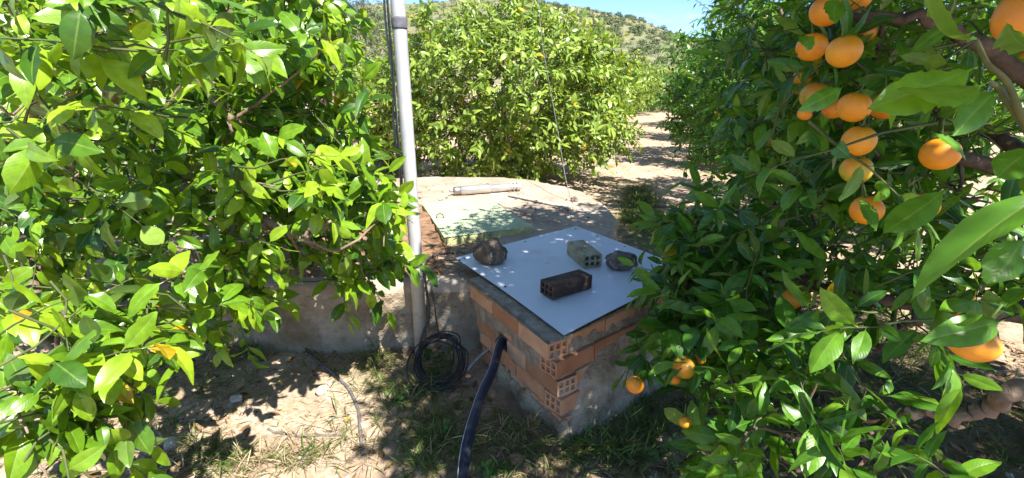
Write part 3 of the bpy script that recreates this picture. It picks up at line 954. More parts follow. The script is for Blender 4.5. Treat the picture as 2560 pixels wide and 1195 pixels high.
def mortar_slab(mb_, o, u, inn, s0, s1, z0, z1, setback, seed, m=1):
    """bumpy mortar sheet that fills the joints, a real slab .09 thick"""
    ns, nz = max(2, int((s1 - s0) / .012)), max(2, int((z1 - z0) / .012))
    V = np.zeros((2, ns, nz, 3))
    for i in range(ns):
        for j in range(nz):
            s = s0 + (s1 - s0) * i / (ns - 1); z = z0 + (z1 - z0) * j / (nz - 1)
            crs = (TOP - z) / (BH + MJ)
            sh = np.array([.016 * crs, -.006 * crs])
            a = mnoise.noise(Vector((s * 25 + seed, z * 25, seed))) * .006 + mnoise.noise(Vector((s * 8, z * 8 + seed, 1))) * .005
            p = o + sh + u * s + inn * (setback - a)
            V[0, i, j] = (*p, z); q = o + sh + u * s + inn * .1; V[1, i, j] = (*q, z)
    id_ = np.arange(2 * ns * nz).reshape(2, ns, nz)
    Q_ = [np.stack([g[:-1, :-1], g[1:, :-1], g[1:, 1:], g[:-1, 1:]], -1).reshape(-1, 4) for g in id_]
    Q_ += [np.stack([id_[0, :-1, e], id_[0, 1:, e], id_[1, 1:, e], id_[1, :-1, e]], -1) for e in (0, -1)]
    Q_ += [np.stack([id_[0, e, :-1], id_[0, e, 1:], id_[1, e, 1:], id_[1, e, :-1]], -1) for e in (0, -1)]
    mb_.add(V.reshape(-1, 3), np.concatenate(Q_), m=m)


for (a, b_, z0, z1) in ((.02, LF, -.03, .222), (.02, LF, .318, TOP), (.02, .43, .222, .318), (.53, LF, .222, .318)):
    mortar_slab(wallL, C0, uL, inL, a, b_, z0, z1, .008, 3)
mortar_slab(wallR, C0, uR, inR, .02, RF, -.03, TOP, .008, 5)
weld(wallL.build('brick_wall', [M['brick'], M['mortar']], box, False))
weld(wallR.build('brick_wall', [M['brick'], M['mortar']], box, False))
# far walls of the box (plain rendered)
mb = MB()
for o_, u_, L_n in ((C0 + uL * LF, uR, RF), (C0 + uR * RF, uL, LF)):
    p = o_ + u_ * L_n / 2
    inn = (C0 + uL * LF / 2 + uR * RF / 2) - p; inn /= np.linalg.norm(inn)
    p = p + inn * .06
    mb.box((p[0], p[1], .24), (L_n - .26, .115, .52), math.atan2(u_[1], u_[0]))
mb.build('back_wall', M['footing'], box, False)


def render_coat(mb_, o, u, inn, s0, s1, top, seed, th=.022):
    """lumpy sandy render sloshed over the lower courses"""
    ns, nz = int((s1 - s0) / .014), 26
    V = np.zeros((ns, nz, 3))
    for i in range(ns):
        s = s0 + (s1 - s0) * i / (ns - 1)
        zt = top(s) + .055 * mnoise.noise(Vector((s * 9, seed, 0))) + .03 * mnoise.noise(Vector((s * 28, seed, 4)))
        for j in range(nz):
            f_ = j / (nz - 1)
            z = -.03 + (zt + .03) * f_
            crs = (TOP - z) / (BH + MJ)
            edge = min(1, (1 - f_) * 6, i / 4 + .0, (ns - 1 - i) / 4)
            a = th * max(0, edge) ** .6 + edge * (.010 * mnoise.noise(Vector((s * 14, z * 14, seed))) + .014 * mnoise.noise(Vector((s * 5, z * 5, seed + 3)))) + .05 * max(0, .10 - z)
            p = o + np.array([.016 * crs, -.006 * crs]) + u * s - inn * (a + (-.012 if edge <= 0 else 0.001))
            V[i, j] = (*p, z)
    id_ = np.arange(ns * nz).reshape(ns, nz)
    mb_.add(V.reshape(-1, 3), np.stack([id_[:-1, :-1], id_[1:, :-1], id_[1:, 1:], id_[:-1, 1:]], -1).reshape(-1, 4))


mb = MB()
render_coat(mb, C0, uR, inR, -.03, RF, lambda s: .08 + .30 * min(1, max(0, (s - .02) / .26)), 2.0, .026)
render_coat(mb, C0, uL, inL, -.03, .62, lambda s: .085 + .06 * max(0, .5 - s) + .05 * (s > .45), 6.0, .022)
mb.build('render_coat', M['footing'], box)
# mortar cap on the top course; it climbs towards the back
mb = MB()
def cap_strip(o, u, inn, L, z_of, wd=.135, seed=0, s_start=0.0):
    ns, nw = 60, 8
    top, bot = np.zeros((ns, nw, 3)), np.zeros((ns, nw, 3))
    for i in range(ns):
        s = s_start + (L - s_start) * i / (ns - 1)
        for j in range(nw):
            w = -.006 + (wd + .006) * j / (nw - 1) + .008 * mnoise.noise(Vector((s * 12, j * .3, seed))) * (j in (0,))
            p = o + u * s + inn * w
            z = z_of(s) + .004 * mnoise.noise(Vector((p[0] * 14, p[1] * 14, seed))) - (.008 if j == 0 else 0)
            top[i, j] = (*p, z); bot[i, j] = (*p, TOP - .004)
    id_ = np.arange(ns * nw).reshape(ns, nw); k_ = ns * nw
    Q_ = [np.stack([id_[:-1, :-1], id_[1:, :-1], id_[1:, 1:], id_[:-1, 1:]], -1).reshape(-1, 4)]
    for e in (0, nw - 1):
        a = id_[:, e]; Q_.append(np.stack([a[:-1], a[1:], a[1:] + k_, a[:-1] + k_], -1))
    for e in (0, ns - 1):
        a = id_[e]; Q_.append(np.stack([a[:-1], a[1:], a[1:] + k_, a[:-1] + k_], -1))
    mb.add(np.concatenate([top.reshape(-1, 3), bot.reshape(-1, 3)]), np.concatenate(Q_))
cap_strip(C0, uL, inL, LF, lambda s: .507 + .020 * min(1, s / .5), seed=1)
cap_strip(C0, uR, inR, RF, lambda s: .507 + .020 * min(1, s / .5), seed=2, s_start=.137)
mb.build('mortar_cap', M['mortar'], box)

# white board lying on the box
bF, bL, bB = onz(1410, 838, .525), onz(1138, 645, .545), onz(1440, 565, .545)
bR = bF + (bB - bL)
nb = 40
V = np.zeros((2, nb, nb, 3))
for i in range(nb):
    for j in range(nb):
        s, t_ = i / (nb - 1), j / (nb - 1)        # s: F->L, t: F->R
        p = bF * (1 - s) * (1 - t_) + bL * s * (1 - t_) + bR * (1 - s) * t_ + bB * s * t_
        r = math.hypot(s, t_)
        z = .540 - .022 * max(0, 1 - r / .55) ** 1.3 + .003 * math.sin(5 * s + 2) * math.sin(4 * t_)
        # corners are slightly blunt
        V[0, i, j] = (p[0], p[1], z + .006); V[1, i, j] = (p[0], p[1], z)
id_ = np.arange(2 * nb * nb).reshape(2, nb, nb)
Q_ = [np.stack([id_[0, :-1, :-1], id_[0, :-1, 1:], id_[0, 1:, 1:], id_[0, 1:, :-1]], -1).reshape(-1, 4),
      np.stack([id_[1, :-1, :-1], id_[1, 1:, :-1], id_[1, 1:, 1:], id_[1, :-1, 1:]], -1).reshape(-1, 4)]
for g in (id_[:, 0, :], id_[:, -1, :], id_[:, :, 0], id_[:, :, -1]):
    Q_.append(np.stack([g[0, :-1], g[0, 1:], g[1, 1:], g[1, :-1]], -1))
nt_ = (nb - 1) ** 2
mi = np.concatenate([np.zeros(nt_ * 2), np.ones(4 * (nb - 1))])
M['board_white'] = mottled('white_board_face', [(.3, (.60, .67, .75)), (.7, (.70, .77, .85))], scale=3, rough=.55, bump=.08, bscale=140, bdist=.002, spec=.35,
                           layers=[(170, .66, .72, (.40, .38, .34), 'n'), (2.6, .58, .80, (.55, .56, .56), 'n'), (8, .66, .76, (.46, .41, .34), 'n')])
M['board_edge'] = mottled('board_edge', [(.3, (.035, .035, .035)), (.7, (.10, .095, .085))], scale=30, rough=.8)
board = empty('white_board', (bF + bB) / 2, 'large white board lying on the brick box as its lid', 'board')
mesh_np('panel', V.reshape(-1, 3), np.concatenate(Q_), [M['board_white'], M['board_edge']], board, False, midx=mi)
for (s, t_) in ((.04, .95), (.96, .04), (.95, .95), (.96, .5), (.5, .965), (.05, .55), (.5, .03), (.9, .2), (.75, .97)):
    p = bF * (1 - s) * (1 - t_) + bL * s * (1 - t_) + bR * (1 - s) * t_ + bB * s * t_
    mb = MB(); mb.tube([(p[0], p[1], .542), (p[0], p[1], .5485), (p[0], p[1], .549)], [.007, .007, .003], 10)
    mb.build('nail_head', M['rust'], board)
BZ = .5468

# loose hollow bricks and rocks on the board
M['brick_mossy'] = mottled('mossy_brick', [(.3, (.22, .19, .12)), (.5, (.36, .325, .22)), (.7, (.46, .43, .33))], scale=14, detail=8, rough=.95, bump=.6, bscale=70, bdist=.006,
                           layers=[(18, .58, .70, (.10, .085, .05), 'n'), (40, .66, .74, (.42, .42, .36), 'n')])
M['brick_black'] = mottled('sooty_brick', [(.3, (.028, .020, .017)), (.52, (.070, .047, .037)), (.75, (.20, .12, .08))], scale=10, detail=8, rough=.8, bump=.5, bscale=80, bdist=.005,
                           layers=[(26, .62, .72, (.17, .12, .09), 'n')])


def loose_brick(name, a_px, b_px, W_, H_, mat, label):
    """a_px, b_px: the two ends of the brick's axis where it stands on the board"""
    a, b_ = onz(*a_px, BZ), onz(*b_px, BZ)
    d = b_ - a; L = np.linalg.norm(d)
    V, Q_ = hollow_brick_geo(L, W_, H_)
    c = (a + b_) / 2
    o = mesh_np(name, place_geo(V, (c[0], c[1], BZ + H_ / 2 + .001), d), Q_, mat, None, False)
    bm = bmesh.new(); bm.from_mesh(o.data); bmesh.ops.remove_doubles(bm, verts=bm.verts, dist=1e-5); bmesh.ops.recalc_face_normals(bm, faces=bm.faces); bm.to_mesh(o.data); bm.free()
    return tag(o, label, 'brick', 'loose bricks weighing down the white board')


loose_brick('hollow_brick', (1438, 632), (1481, 669), .115, .082, M['brick_mossy'], 'mossy pale hollow brick with six open cells facing the camera')
loose_brick('hollow_brick', (1366, 741), (1462, 713), .108, .076, M['brick_black'], 'soot blackened hollow brick nearest the front corner of the white board')
p = onz(1228, 655, BZ)
rock('rock', (p[0], p[1], BZ - .001), (.098, .085, .078), M['rock_brown'], 'rounded brown rock with pale flecks at the left of the white board', 7.2, 'rocks weighing down the white board', rot=.4)
p = onz(1553, 672, BZ)
rock('rock', (p[0], p[1], BZ - .001), (.095, .06, .055), M['rock_grey'], 'rough grey rock beside the mossy brick on the board', 14.6, 'rocks weighing down the white board', rot=-.3, amp=.34)

# ------------------------------------------------------------------ grey pole with cables
pole_b, pole_m, pole_t = at(1051, 850, 2.58), at(1040, 640, 2.585), at(994, 0, 2.60)
pole_t2 = pole_t + (pole_t - pole_m) / np.linalg.norm(pole_t - pole_m) * .9
pole_b[2] = -.05
M['galv'] = mottled('galvanised_steel', [(.3, (.43, .44, .46)), (.5, (.52, .53, .55)), (.7, (.60, .61, .62))], scale=6, detail=8, rough=.48, metallic=.25, bump=.08, bscale=160, bdist=.003, spec=.5,
                    layers=[(30, .64, .74, (.33, .33, .33), 'n')])
M['pvc'] = mottled('dirty_pvc', [(.3, (.46, .42, .35)), (.7, (.66, .63, .56))], scale=7, rough=.55, layers=[(9, .58, .72, (.35, .27, .18), 'n')])
M['tape'] = mottled('grey_tape', [(.4, (.10, .10, .12)), (.6, (.16, .16, .185))], scale=25, rough=.5)
M['cable_grey'] = mottled('grey_cable', [(.4, (.22, .22, .23)), (.6, (.32, .32, .33))], scale=12, rough=.5)
M['cable_black'] = mottled('black_cable', [(.4, (.012, .012, .014)), (.6, (.03, .03, .034))], scale=18, rough=.42, spec=.5)
pole = empty('grey_pole', pole_b, 'tall grey metal pole with black tape and cables beside the well wall', 'pole')
mb = MB(); mb.tube([pole_m + (pole_b - pole_m) * .08, pole_m, pole_t, pole_t2], .0355, 24); mb.build('pipe', M['galv'], pole)
mb = MB(); e = pole_m + (pole_b - pole_m) * .10
mb.tube([e, e + (pole_b - e) * .11, e + (pole_b - e) * .112, pole_b], [.041, .041, .038, .038], 24); mb.build('base_sleeve', M['pvc'], pole)
pd = (pole_t - pole_m) / np.linalg.norm(pole_t - pole_m)
def on_pole(py):
    f_ = (640 - py) / 640
    return pole_m + (pole_t - pole_m) * f_
tp = on_pole(48 * 1.0)
mb = MB(); q = on_pole(50); mb.tube([q - pd * .028, q - pd * .02, q + pd * .02, q + pd * .028], [.0375, .0385, .0382, .0372], 24); mb.build('tape_band', M['tape'], pole)
for k_, (dx, dy, r, mt, z_end, bow) in enumerate(((-.046, -.010, .007, 'cable_grey', 430, .004), (-.053, .012, .006, 'cable_grey', 470, .018), (-.040, -.030, .0055, 'cable_black', 560, .006))):
    pts = []
    for i in range(14):
        f_ = i / 13
        q = on_pole(-260 + (z_end + 260) * f_)
        sag = bow * math.sin(f_ * 9 + k_) * (1 if k_ == 1 else .6)
        pts.append(q + np.array([dx - abs(sag), dy, 0]))
    mb = MB(); mb.tube(smooth_path(pts, 4), r, 8); mb.build('cable', M[mt], pole)

# cables from the well down along the pole into the coil
mb = MB()
rc = np.random.default_rng(3)
cen = np.array([-.415, 2.36, .085])
def ring_pt(a, r, lift):
    tn = int(-(a - .5) / (2 * math.pi))
    jx, jy, jr = math.sin(tn * 2.7) * .022, math.cos(tn * 4.1) * .020, 1 + .10 * math.sin(tn * 1.9)
    r = r * jr
    return cen + np.array([jx, jy, abs(jx) * .4]) + np.array([math.cos(a) * .128 * r, math.sin(a) * .142 * r, math.sin(a) * .07 * r + lift])
pts = []
for i in range(11 * 16):
    a = -i * 2 * math.pi / 16 + .5
    turn = i / 16
    r = 1 + .13 * math.sin(turn * 2.1) + .09 * math.sin(turn * 5.3 + a)
    pts.append(ring_pt(a, r, .012 * math.sin(turn * 3.7) + .02 * (turn % 3) / 3) + np.array([.008 * math.sin(turn * 4), 0, 0]))
path = smooth_path(pts, 2)
mb.tube(path, .0040, 7)
o = mb.build('cable_coil', M['cable_black'])
tag(o, 'coil of black cable leaning by the foot of the grey pole', 'cable coil')
mb = MB()
p0 = np.array([-.47, 2.56, .47])
mb.tube(smooth_path([at(1135, 632, 2.72), at(1085, 640, 2.7), at(1062, 670, 2.585), at(1068, 740, 2.52), at(1072, 790, 2.48), at(1055, 840, 2.44), at(1042, 900, 2.36), at(1045, 940, 2.30)], 8), .0075, 8)
o = mb.build('black_cable', M['cable_black']); tag(o, 'thicker black cable running down beside the pole to the coil', 'cable')
mb = MB()
mb.tube(smooth_path([at(1150, 650, 2.74), at(1100, 655, 2.69), at(1076, 690, 2.57), at(1086, 760, 2.53), at(1092, 810, 2.51), at(1100, 850, 2.46)], 8), .005, 8)
o = mb.build('black_cable', M['cable_black']); tag(o, 'thinner black cable hanging against the plastered wall right of the pole', 'cable')
mb = MB()
mb.tube(smooth_path([onz(1168, 925, .06), onz(1190, 900, .09), onz(1225, 870, .14), onz(1262, 850, .2)], 6), .008, 8)
o = mb.build('grey_cable', M['cable_grey']); tag(o, 'short dusty grey cable from the coil to the hole in the bricks', 'cable')

# ------------------------------------------------------------------ thick blue black water pipe
M['pipe_blue'] = mottled('dark_blue_pipe', [(.3, (.007, .010, .026)), (.7, (.012, .018, .045))], scale=9, rough=.42, bump=.05, spec=.5, layers=[(14, .52, .70, (.09, .085, .08), 'n')])
M['pipe_stripe'] = mottled('pale_stripe', [(.4, (.40, .46, .60)), (.6, (.55, .60, .70))], scale=20, rough=.4)
hole = C0 + np.array([.016 * 2.4, -.006 * 2.4]) + uL * .48
P = [np.array([*(hole + inL * .12), .30]), np.array([*hole, .285]), at(1232, 925, hole[1] - .19), at(1205, 985, 1.90), at(1180, 1060, 1.72), at(1163, 1130, 1.58), at(1156, 1200, 1.45), at(1155, 1290, 1.28)]
PP = smooth_path(P, 8)
PP[:, 2] = np.maximum(PP[:, 2], .028)
pipe = empty('water_pipe', PP[-1], 'thick dark blue water pipe curving out of the brick box to the ground', 'pipe')
mb = MB(); mb.tube(PP, .0232, 20); mb.build('pipe_body', M['pipe_blue'], pipe)
T = unit(np.gradient(PP, axis=0)); side = unit(np.cross(T, np.array([0, 0, 1.0])))
upv = np.cross(side, T)
off = side * np.array([1]) * .0185 + np.abs(1) * upv * .0190
sg = -1 if (PP[20] + side[20] * .02)[0] > PP[20][0] else 1
off = side * sg * .0172 + upv * .0156
mb = MB(); mb.tube(PP[6:] + off[6:], .0016, 6); mb.build('stripe', M['pipe_stripe'], pipe)
mb = MB(); mb.tube(smooth_path([P[1] + [0, .005, .03], P[1] + [.03, -.004, .0], P[1] + [.005, -.01, -.035], P[1] + [-.03, 0, -.005], P[1] + [0, .005, .03]], 5), .009, 7); mb.build('collar', M['cable_black'], pipe)

# thin hoses on the ground
M['hose'] = mottled('dusty_hose', [(.3, (.085, .08, .085)), (.6, (.17, .155, .15)), (.75, (.30, .25, .20))], scale=18, rough=.75)
def hose(px, r, label, lift=.0):
    P_ = smooth_path([onz(a, b_, .01) for a, b_ in px], 8)
    for q in P_: q[2] = ground_h(q[0], q[1]) + r * .8 + lift
    mb_ = MB(); mb_.tube(P_, r, 10)
    o_ = mb_.build('drip_hose', M['hose']); tag(o_, label, 'hose', 'drip hoses on the ground'); return o_
hose([(745, 868), (790, 895), (835, 930), (875, 975), (895, 1020), (900, 1075), (907, 1132)], .0085, 'longest grey drip hose curving over the sunny soil')
hose([(668, 1062), (700, 1073), (760, 1080), (850, 1078)], .006, 'short thin drip hose lying on the sunny soil at lower left')
hose([(1000, 1000), (1030, 968), (1055, 945), (1090, 938)], .006, 'short drip hose running into the cable coil')
hose([(1500, 520), (1570, 516), (1640, 517), (1720, 520)], .012, 'dark hose crossing the lane behind the round well')

# ------------------------------------------------------------------ rocks on the soil
for i, (px, py, r, lab) in enumerate(((590, 998, .028, 'white chip of stone on the sunny soil below the leafy branch'), (805, 975, .03, 'pale round stone right beside the long drip hose'), (432, 1110, .035, 'broad flat sandy stone at lower left, lit by the sun'), (1290, 1160, .03, 'reddish stone on the soil right of the water pipe'), (760, 1140, .026, 'small pale stone in the dry grass at the bottom edge'))):
    p = onz(px, py, .0)
    rock('stone', (p[0], p[1], ground_h(p[0], p[1]) - .005), (r * 1.25, r, r * .7), M['rock_pale'] if i != 3 else M['dirt'], lab, 20 + i * 3.1, 'stones lying on the soil', 3, .3, i)

# ------------------------------------------------------------------ left leafy tree
rl = np.random.default_rng(101)
LT = np.array([-3.55, 3.45, 0])
left = empty('leafy_tree', LT, 'big leafy citrus tree with bright green leaves filling the left side', 'tree')
mb = MB()
wood(mb, [LT + [.12, -.12, -.08], LT + [.02, -.03, .06], LT + [-.1, .02, .35], LT + [-.16, .05, .8], LT + [-.1, 0, 1.1]], .17, .09, 1, 14, .05)
ltk = mb.build('trunk', M['bark'], left)
LIMBS = [
    [LT + [-.1, 0, 1.0], at(250, 260, 2.9), at(420, 110, 2.35), at(470, 150, 2.2), at(530, 235, 2.05), at(580, 300, 1.95)],
    [LT + [-.12, 0, .9], at(130, 420, 2.7), at(320, 400, 2.3), at(480, 480, 2.0), at(640, 540, 1.85), at(760, 600, 1.8)],
    [LT + [-.1, 0, 1.05], at(480, 60, 3.1), at(650, 60, 2.8), at(760, 130, 2.6)],
    [LT + [-.14, 0, .7], at(60, 620, 2.1), at(90, 800, 1.5), at(150, 900, 1.25)],
    [LT + [-.1, 0, 1.1], at(200, 100, 2.4), at(280, 60, 1.9), at(330, 30, 1.6)],
]
for i, Lp in enumerate(LIMBS):
    mb = MB(); wood(mb, Lp, .05 if i else .055, .008 if i else .012, 10 + i, 9, .03); mb.build('limb', M['bark'], ltk)


def px_cluster(rng, cx, cy, rx, ry, y0, y1, n):
    a = rng.uniform(0, 6.283, n); r = np.sqrt(rng.random(n))
    X = cx + rx * r * np.cos(a); Yp = cy + ry * r * np.sin(a)
    dd = rng.uniform(y0, y1, n)
    return np.array([at(x, y, d) for x, y, d in zip(X, Yp, dd)])


NODES = {}


def limb_nodes(tree, limbs):
    NODES[tree.name] = np.concatenate([smooth_path(L_i, 5)[4:] for L_i in limbs])


def branch(parent, rng, cl, n, aim, leaf, mat, K=9, sta=STA_HI, hue=(.47, .27), Lr=(.14, .26), spread=.45, name='leafy_branch', tie=True, **kw):
    B = px_cluster(rng, *cl, n)
    D = np.array(aim)[None] + rng.normal(0, spread, (n, 3))
    # branchlets carry the leafy twigs from the nearest limb
    nodes = NODES[parent.name]
    cl_b = B[rng.permutation(n)[:max(2, n // 9)]] if tie else []
    for c_ in cl_b:
        mb_ = MB()
        k_ = np.argmin(((nodes - c_) ** 2).sum(1)); a_ = nodes[k_]
        mid_ = (a_ + c_) / 2 + rng.normal(0, .03, 3) - np.array([0, 0, .03])
        wood(mb_, [a_, mid_, c_, c_ + unit(D[0]) * .12], .0075, .0028, int(rng.integers(1e6)), 6, .01)
        mb_.build('branchlet', M['bark' if mat == 'leaf_lemon' else 'bark_dark'], parent)
    return sprays(name, B, D, rng.uniform(*Lr, n), K, leaf, M[mat], parent, rng, sta, hue=hue, **kw)


limb_nodes(left, LIMBS)
kl = dict(aspect=.46, droop=.38, up=.7, fold=.38, curl=.30, yellow=.008)
branch(left, rl, (590, 495, 230, 120, 1.65, 2.2), 42, (.55, -.2, .45), .105, 'leaf_lemon', **kl)
branch(left, rl, (800, 555, 180, 110, 1.95, 2.4), 40, (.6, -.25, .35), .108, 'leaf_lemon', **kl)
branch(left, rl, (880, 670, 110, 50, 2.1, 2.4), 12, (.7, -.1, .1), .099, 'leaf_lemon', **kl)
branch(left, rl, (520, 690, 100, 90, 1.65, 2.0), 16, (.5, -.3, .2), .099, 'leaf_lemon', **kl)
branch(left, rl, (110, 860, 150, 150, 1.05, 1.4), 22, (.5, -.1, .35), .099, 'leaf_lemon', **kl)
branch(left, rl, (130, 1060, 130, 110, .95, 1.25), 13, (.5, -.1, .2), .104, 'leaf_lemon', **kl)
branch(left, rl, (340, 790, 100, 90, 1.25, 1.6), 11, (.5, -.2, .3), .104, 'leaf_lemon', **kl)
branch(left, rl, (170, 330, 220, 130, 1.3, 2.1), 27, (.6, -.2, .35), .099, 'leaf_lemon', **kl)
branch(left, rl, (250, 90, 260, 110, 1.2, 2.0), 22, (.5, -.3, .2), .105, 'leaf_lemon', **kl)
branch(left, rl, (560, 90, 260, 130, 2.0, 3.2), 73, (.5, -.3, .5), .099, 'leaf_lemon', K=10, **kl)
branch(left, rl, (760, 190, 105, 175, 2.1, 3.0), 54, (.6, -.2, .4), .105, 'leaf_lemon', K=10, **kl)
branch(left, rl, (520, 320, 220, 110, 1.9, 2.8), 49, (.6, -.3, .4), .099, 'leaf_lemon', K=10, **kl)
branch(left, rl, (760, 390, 150, 110, 2.0, 2.8), 37, (.6, -.3, .4), .099, 'leaf_lemon', K=10, **kl)
branch(left, rl, (330, 160, 430, 240, 3.0, 4.4), 232, (.4, -.4, .4), .099, 'leaf_lemon', K=10, sta=STA_MD, hue=(.35, .22), **kl)
branch(left, rl, (150, 430, 260, 140, 2.6, 4.0), 67, (.4, -.4, .3), .099, 'leaf_lemon', K=10, sta=STA_MD, hue=(.3, .22), **kl)
branch(left, rl, (540, 765, 140, 50, 2.1, 2.45), 10, (.4, -.2, -.1), .105, 'leaf_lemon', hue=(.35, .2), **{k: v for k, v in kl.items()})
branch(left, rl, (210, 590, 210, 70, 3.0, 4.0), 49, (.4, -.4, .3), .10, 'leaf_lemon', K=10, sta=STA_MD, hue=(.3, .22), **kl)
branch(left, rl, (70, 700, 110, 70, 1.6, 2.6), 17, (.5, -.3, .3), .104, 'leaf_lemon', **kl)
branch(left, rl, (40, 560, 90, 150, 1.7, 3.0), 37, (.4, -.3, .3), .10, 'leaf_lemon', **{**kl, 'hue': (.35, .2)})
branch(left, rl, (200, 480, 200, 90, 1.8, 2.8), 27, (.5, -.3, .3), .10, 'leaf_lemon', **{**kl, 'hue': (.35, .2)})
# crown above and outside the frame
n = 620
d = unit(rl.normal(0, 1, (n, 3)))
B = np.array([-3.9, 3.7, 2.75]) + d * np.array([2.3, 2.2, .85]) * (.55 + .45 * rl.random((n, 1)))
sprays('crown', B, d + [0, 0, .4] + rl.normal(0, .4, (n, 3)), rl.uniform(.18, .3, n), 10, .10, M['leaf_lemon'], left, rl, STA_LO, twig_r=.004)

# ------------------------------------------------------------------ right orange tree
rr_ = np.random.default_rng(202)
RT = np.array([2.55, 1.75, 0])
right = empty('orange_tree', RT, 'dark green orange tree full of fruit filling the right side', 'tree')
mb = MB()
wood(mb, [RT + [0, 0, -.08], RT + [.03, 0, .3], RT + [0, .04, .75], RT + [-.05, 0, 1.2]], .15, .10, 5, 14, .04)
rtk = mb.build('trunk', M['bark_dark'], right)
RL = [
    ([RT + [0, .02, .72], at(2250, 760, 1.75), at(2000, 700, 1.95), at(1880, 695, 2.0), at(1720, 715, 2.05)], .035, .010, 'bark_dark'),
    ([RT + [0, 0, .35], at(2570, 965, 1.12), at(2480, 1025, 1.15), at(2380, 1035, 1.2), at(2270, 1035, 1.25), at(2215, 1055, 1.28), at(2190, 1085, 1.3)], .030, .009, 'bark'),
    ([RT + [0, 0, .6], at(2380, 770, 1.45), at(2290, 800, 1.45), at(2200, 865, 1.45), at(2140, 900, 1.46)], .030, .008, 'bark_dark'),
    ([RT + [0, 0, 1.1], at(2400, 400, 1.7), at(2250, 420, 1.75), at(2120, 330, 1.8), at(2050, 200, 1.85)], .03, .008, 'bark_dark'),
    ([RT + [-.03, 0, 1.15], at(2500, 150, 1.6), at(2350, 60, 1.6), at(2180, 40, 1.65), at(2050, 60, 1.75)], .03, .008, 'bark_dark'),
    ([RT + [0, 0, 1.15], (2.2, 1.2, 1.9), (1.6, .6, 2.4), (1.0, .4, 2.75)], .045, .01, 'bark_dark'),
    ([RT + [0, 0, 1.15], (2.3, 2.0, 1.9), (1.9, 2.3, 2.5), (1.4, 2.2, 2.85)], .045, .01, 'bark_dark'),
    ([RT + [0, 0, 1.0], at(2330, 260, 2.6), at(2050, 200, 2.9), at(1900, 150, 3.0)], .04, .01, 'bark_dark'),
]
for i, (Lp, a, b_, mt) in enumerate(RL):
    mb = MB(); wood(mb, Lp, a, b_, 40 + i, 9, .025); mb.build('limb', M[mt], rtk)
limb_nodes(right, [q_[0] for q_ in RL])
kr = dict(aspect=.36, droop=.25, up=.75, fold=.35, curl=.2, yellow=.004)
R_ = lambda cl, n, aim, leaf=.118, **k2: branch(right, rr_, cl, n, aim, leaf, 'leaf_orange', **{**kr, **k2})
R_((1800, 720, 120, 80, 1.9, 2.4), 22, (-.4, -.2, .6))
R_((1730, 850, 130, 80, 1.65, 2.1), 24, (-.5, -.3, .3))
R_((1720, 600, 60, 45, 2.0, 2.5), 8, (-.3, -.2, .6), .10)
R_((2150, 375, 60, 40, 1.0, 1.12), 2, (-.4, .2, .0), .075, tie=False)
R_((1860, 580, 150, 100, 1.9, 2.7), 34, (-.45, -.3, .6))
R_((1880, 740, 160, 100, 1.6, 2.2), 22, (-.5, -.3, .5))
R_((1840, 930, 170, 90, 1.4, 1.8), 16, (-.4, -.3, .4))
R_((1860, 1110, 170, 80, 1.1, 1.45), 12, (-.3, -.2, .6), .12)
R_((2060, 1000, 120, 120, 1.1, 1.4), 7, (-.3, -.2, .5), .12)
R_((2330, 1180, 230, 50, .9, 1.15), 6, (-.3, 0, .6), .11)
R_((2080, 200, 190, 200, 1.55, 2.1), 34, (-.5, 0, .2), .118)
R_((2290, 260, 220, 240, 1.5, 2.1), 28, (-.5, 0, .2), .118)
R_((2420, 160, 110, 130, 1.0, 1.3), 2, (-.5, 0, .2), .10, tie=False)
R_((2150, 530, 220, 150, 1.5, 2.2), 26, (-.5, 0, .3), .118)
R_((2470, 600, 150, 150, 1.15, 1.7), 13, (-.5, -.2, .2), .12)
R_((2330, 760, 240, 90, 1.05, 1.8), 14, (-.5, -.2, .2), .118)
R_((2200, 200, 380, 230, 2.2, 3.6), 210, (-.5, -.3, .4), .095, K=10, sta=STA_MD)
R_((1940, 330, 120, 240, 2.5, 3.6), 100, (-.6, -.3, .4), .095, K=10, sta=STA_MD)
R_((2300, 500, 300, 130, 2.2, 3.4), 60, (-.5, -.3, .4), .095, K=10, sta=STA_MD)
n = 1500  # unseen crown above the frame, its foliage block shaped to shade board and ground
B = np.stack([rr_.uniform(.5, 3.4, n), rr_.uniform(-1.0, 3.3, n), rr_.uniform(2.2, 3.2, n)], -1)
B = B[(B[:, 0] > .66 + .16 * np.sin(B[:, 1] * 3.2 + 1) + .5 * np.clip(B[:, 1] - 1.9, 0, 2)) & (B[:, 1] < 3.0 + .3 * np.sin(B[:, 0] * 3))]
n2_ = 1050  # denser unseen block, placed to keep the board in shade
B = np.concatenate([B, np.stack([rr_.uniform(.68, 2.1, n2_), rr_.uniform(.35, 3.0, n2_), rr_.uniform(2.3, 3.0, n2_)], -1)])
B = B[(B[:, 0] > .66 + .5 * np.clip(B[:, 1] - 2.1, 0, 2)) & ~((B[:, 0] > 1.28) & (B[:, 0] < 2.3) & (B[:, 1] < .62) & (rr_.random(len(B)) < .8))]
B = np.concatenate([B, np.stack([rr_.uniform(2.1, 3.5, 380), rr_.uniform(2.6, 3.9, 380), rr_.uniform(2.3, 3.1, 380)], -1)])  # unseen block added to shade the ground right of the well
n = len(B)
d = unit(B - np.array([2.1, 1.7, 2.2]))
sprays('crown', B, d + [0, 0, .4] + rr_.normal(0, .4, (n, 3)), rr_.uniform(.18, .3, n), 10, .095, M['leaf_orange'], right, rr_, STA_LO, .38, twig_r=.004)

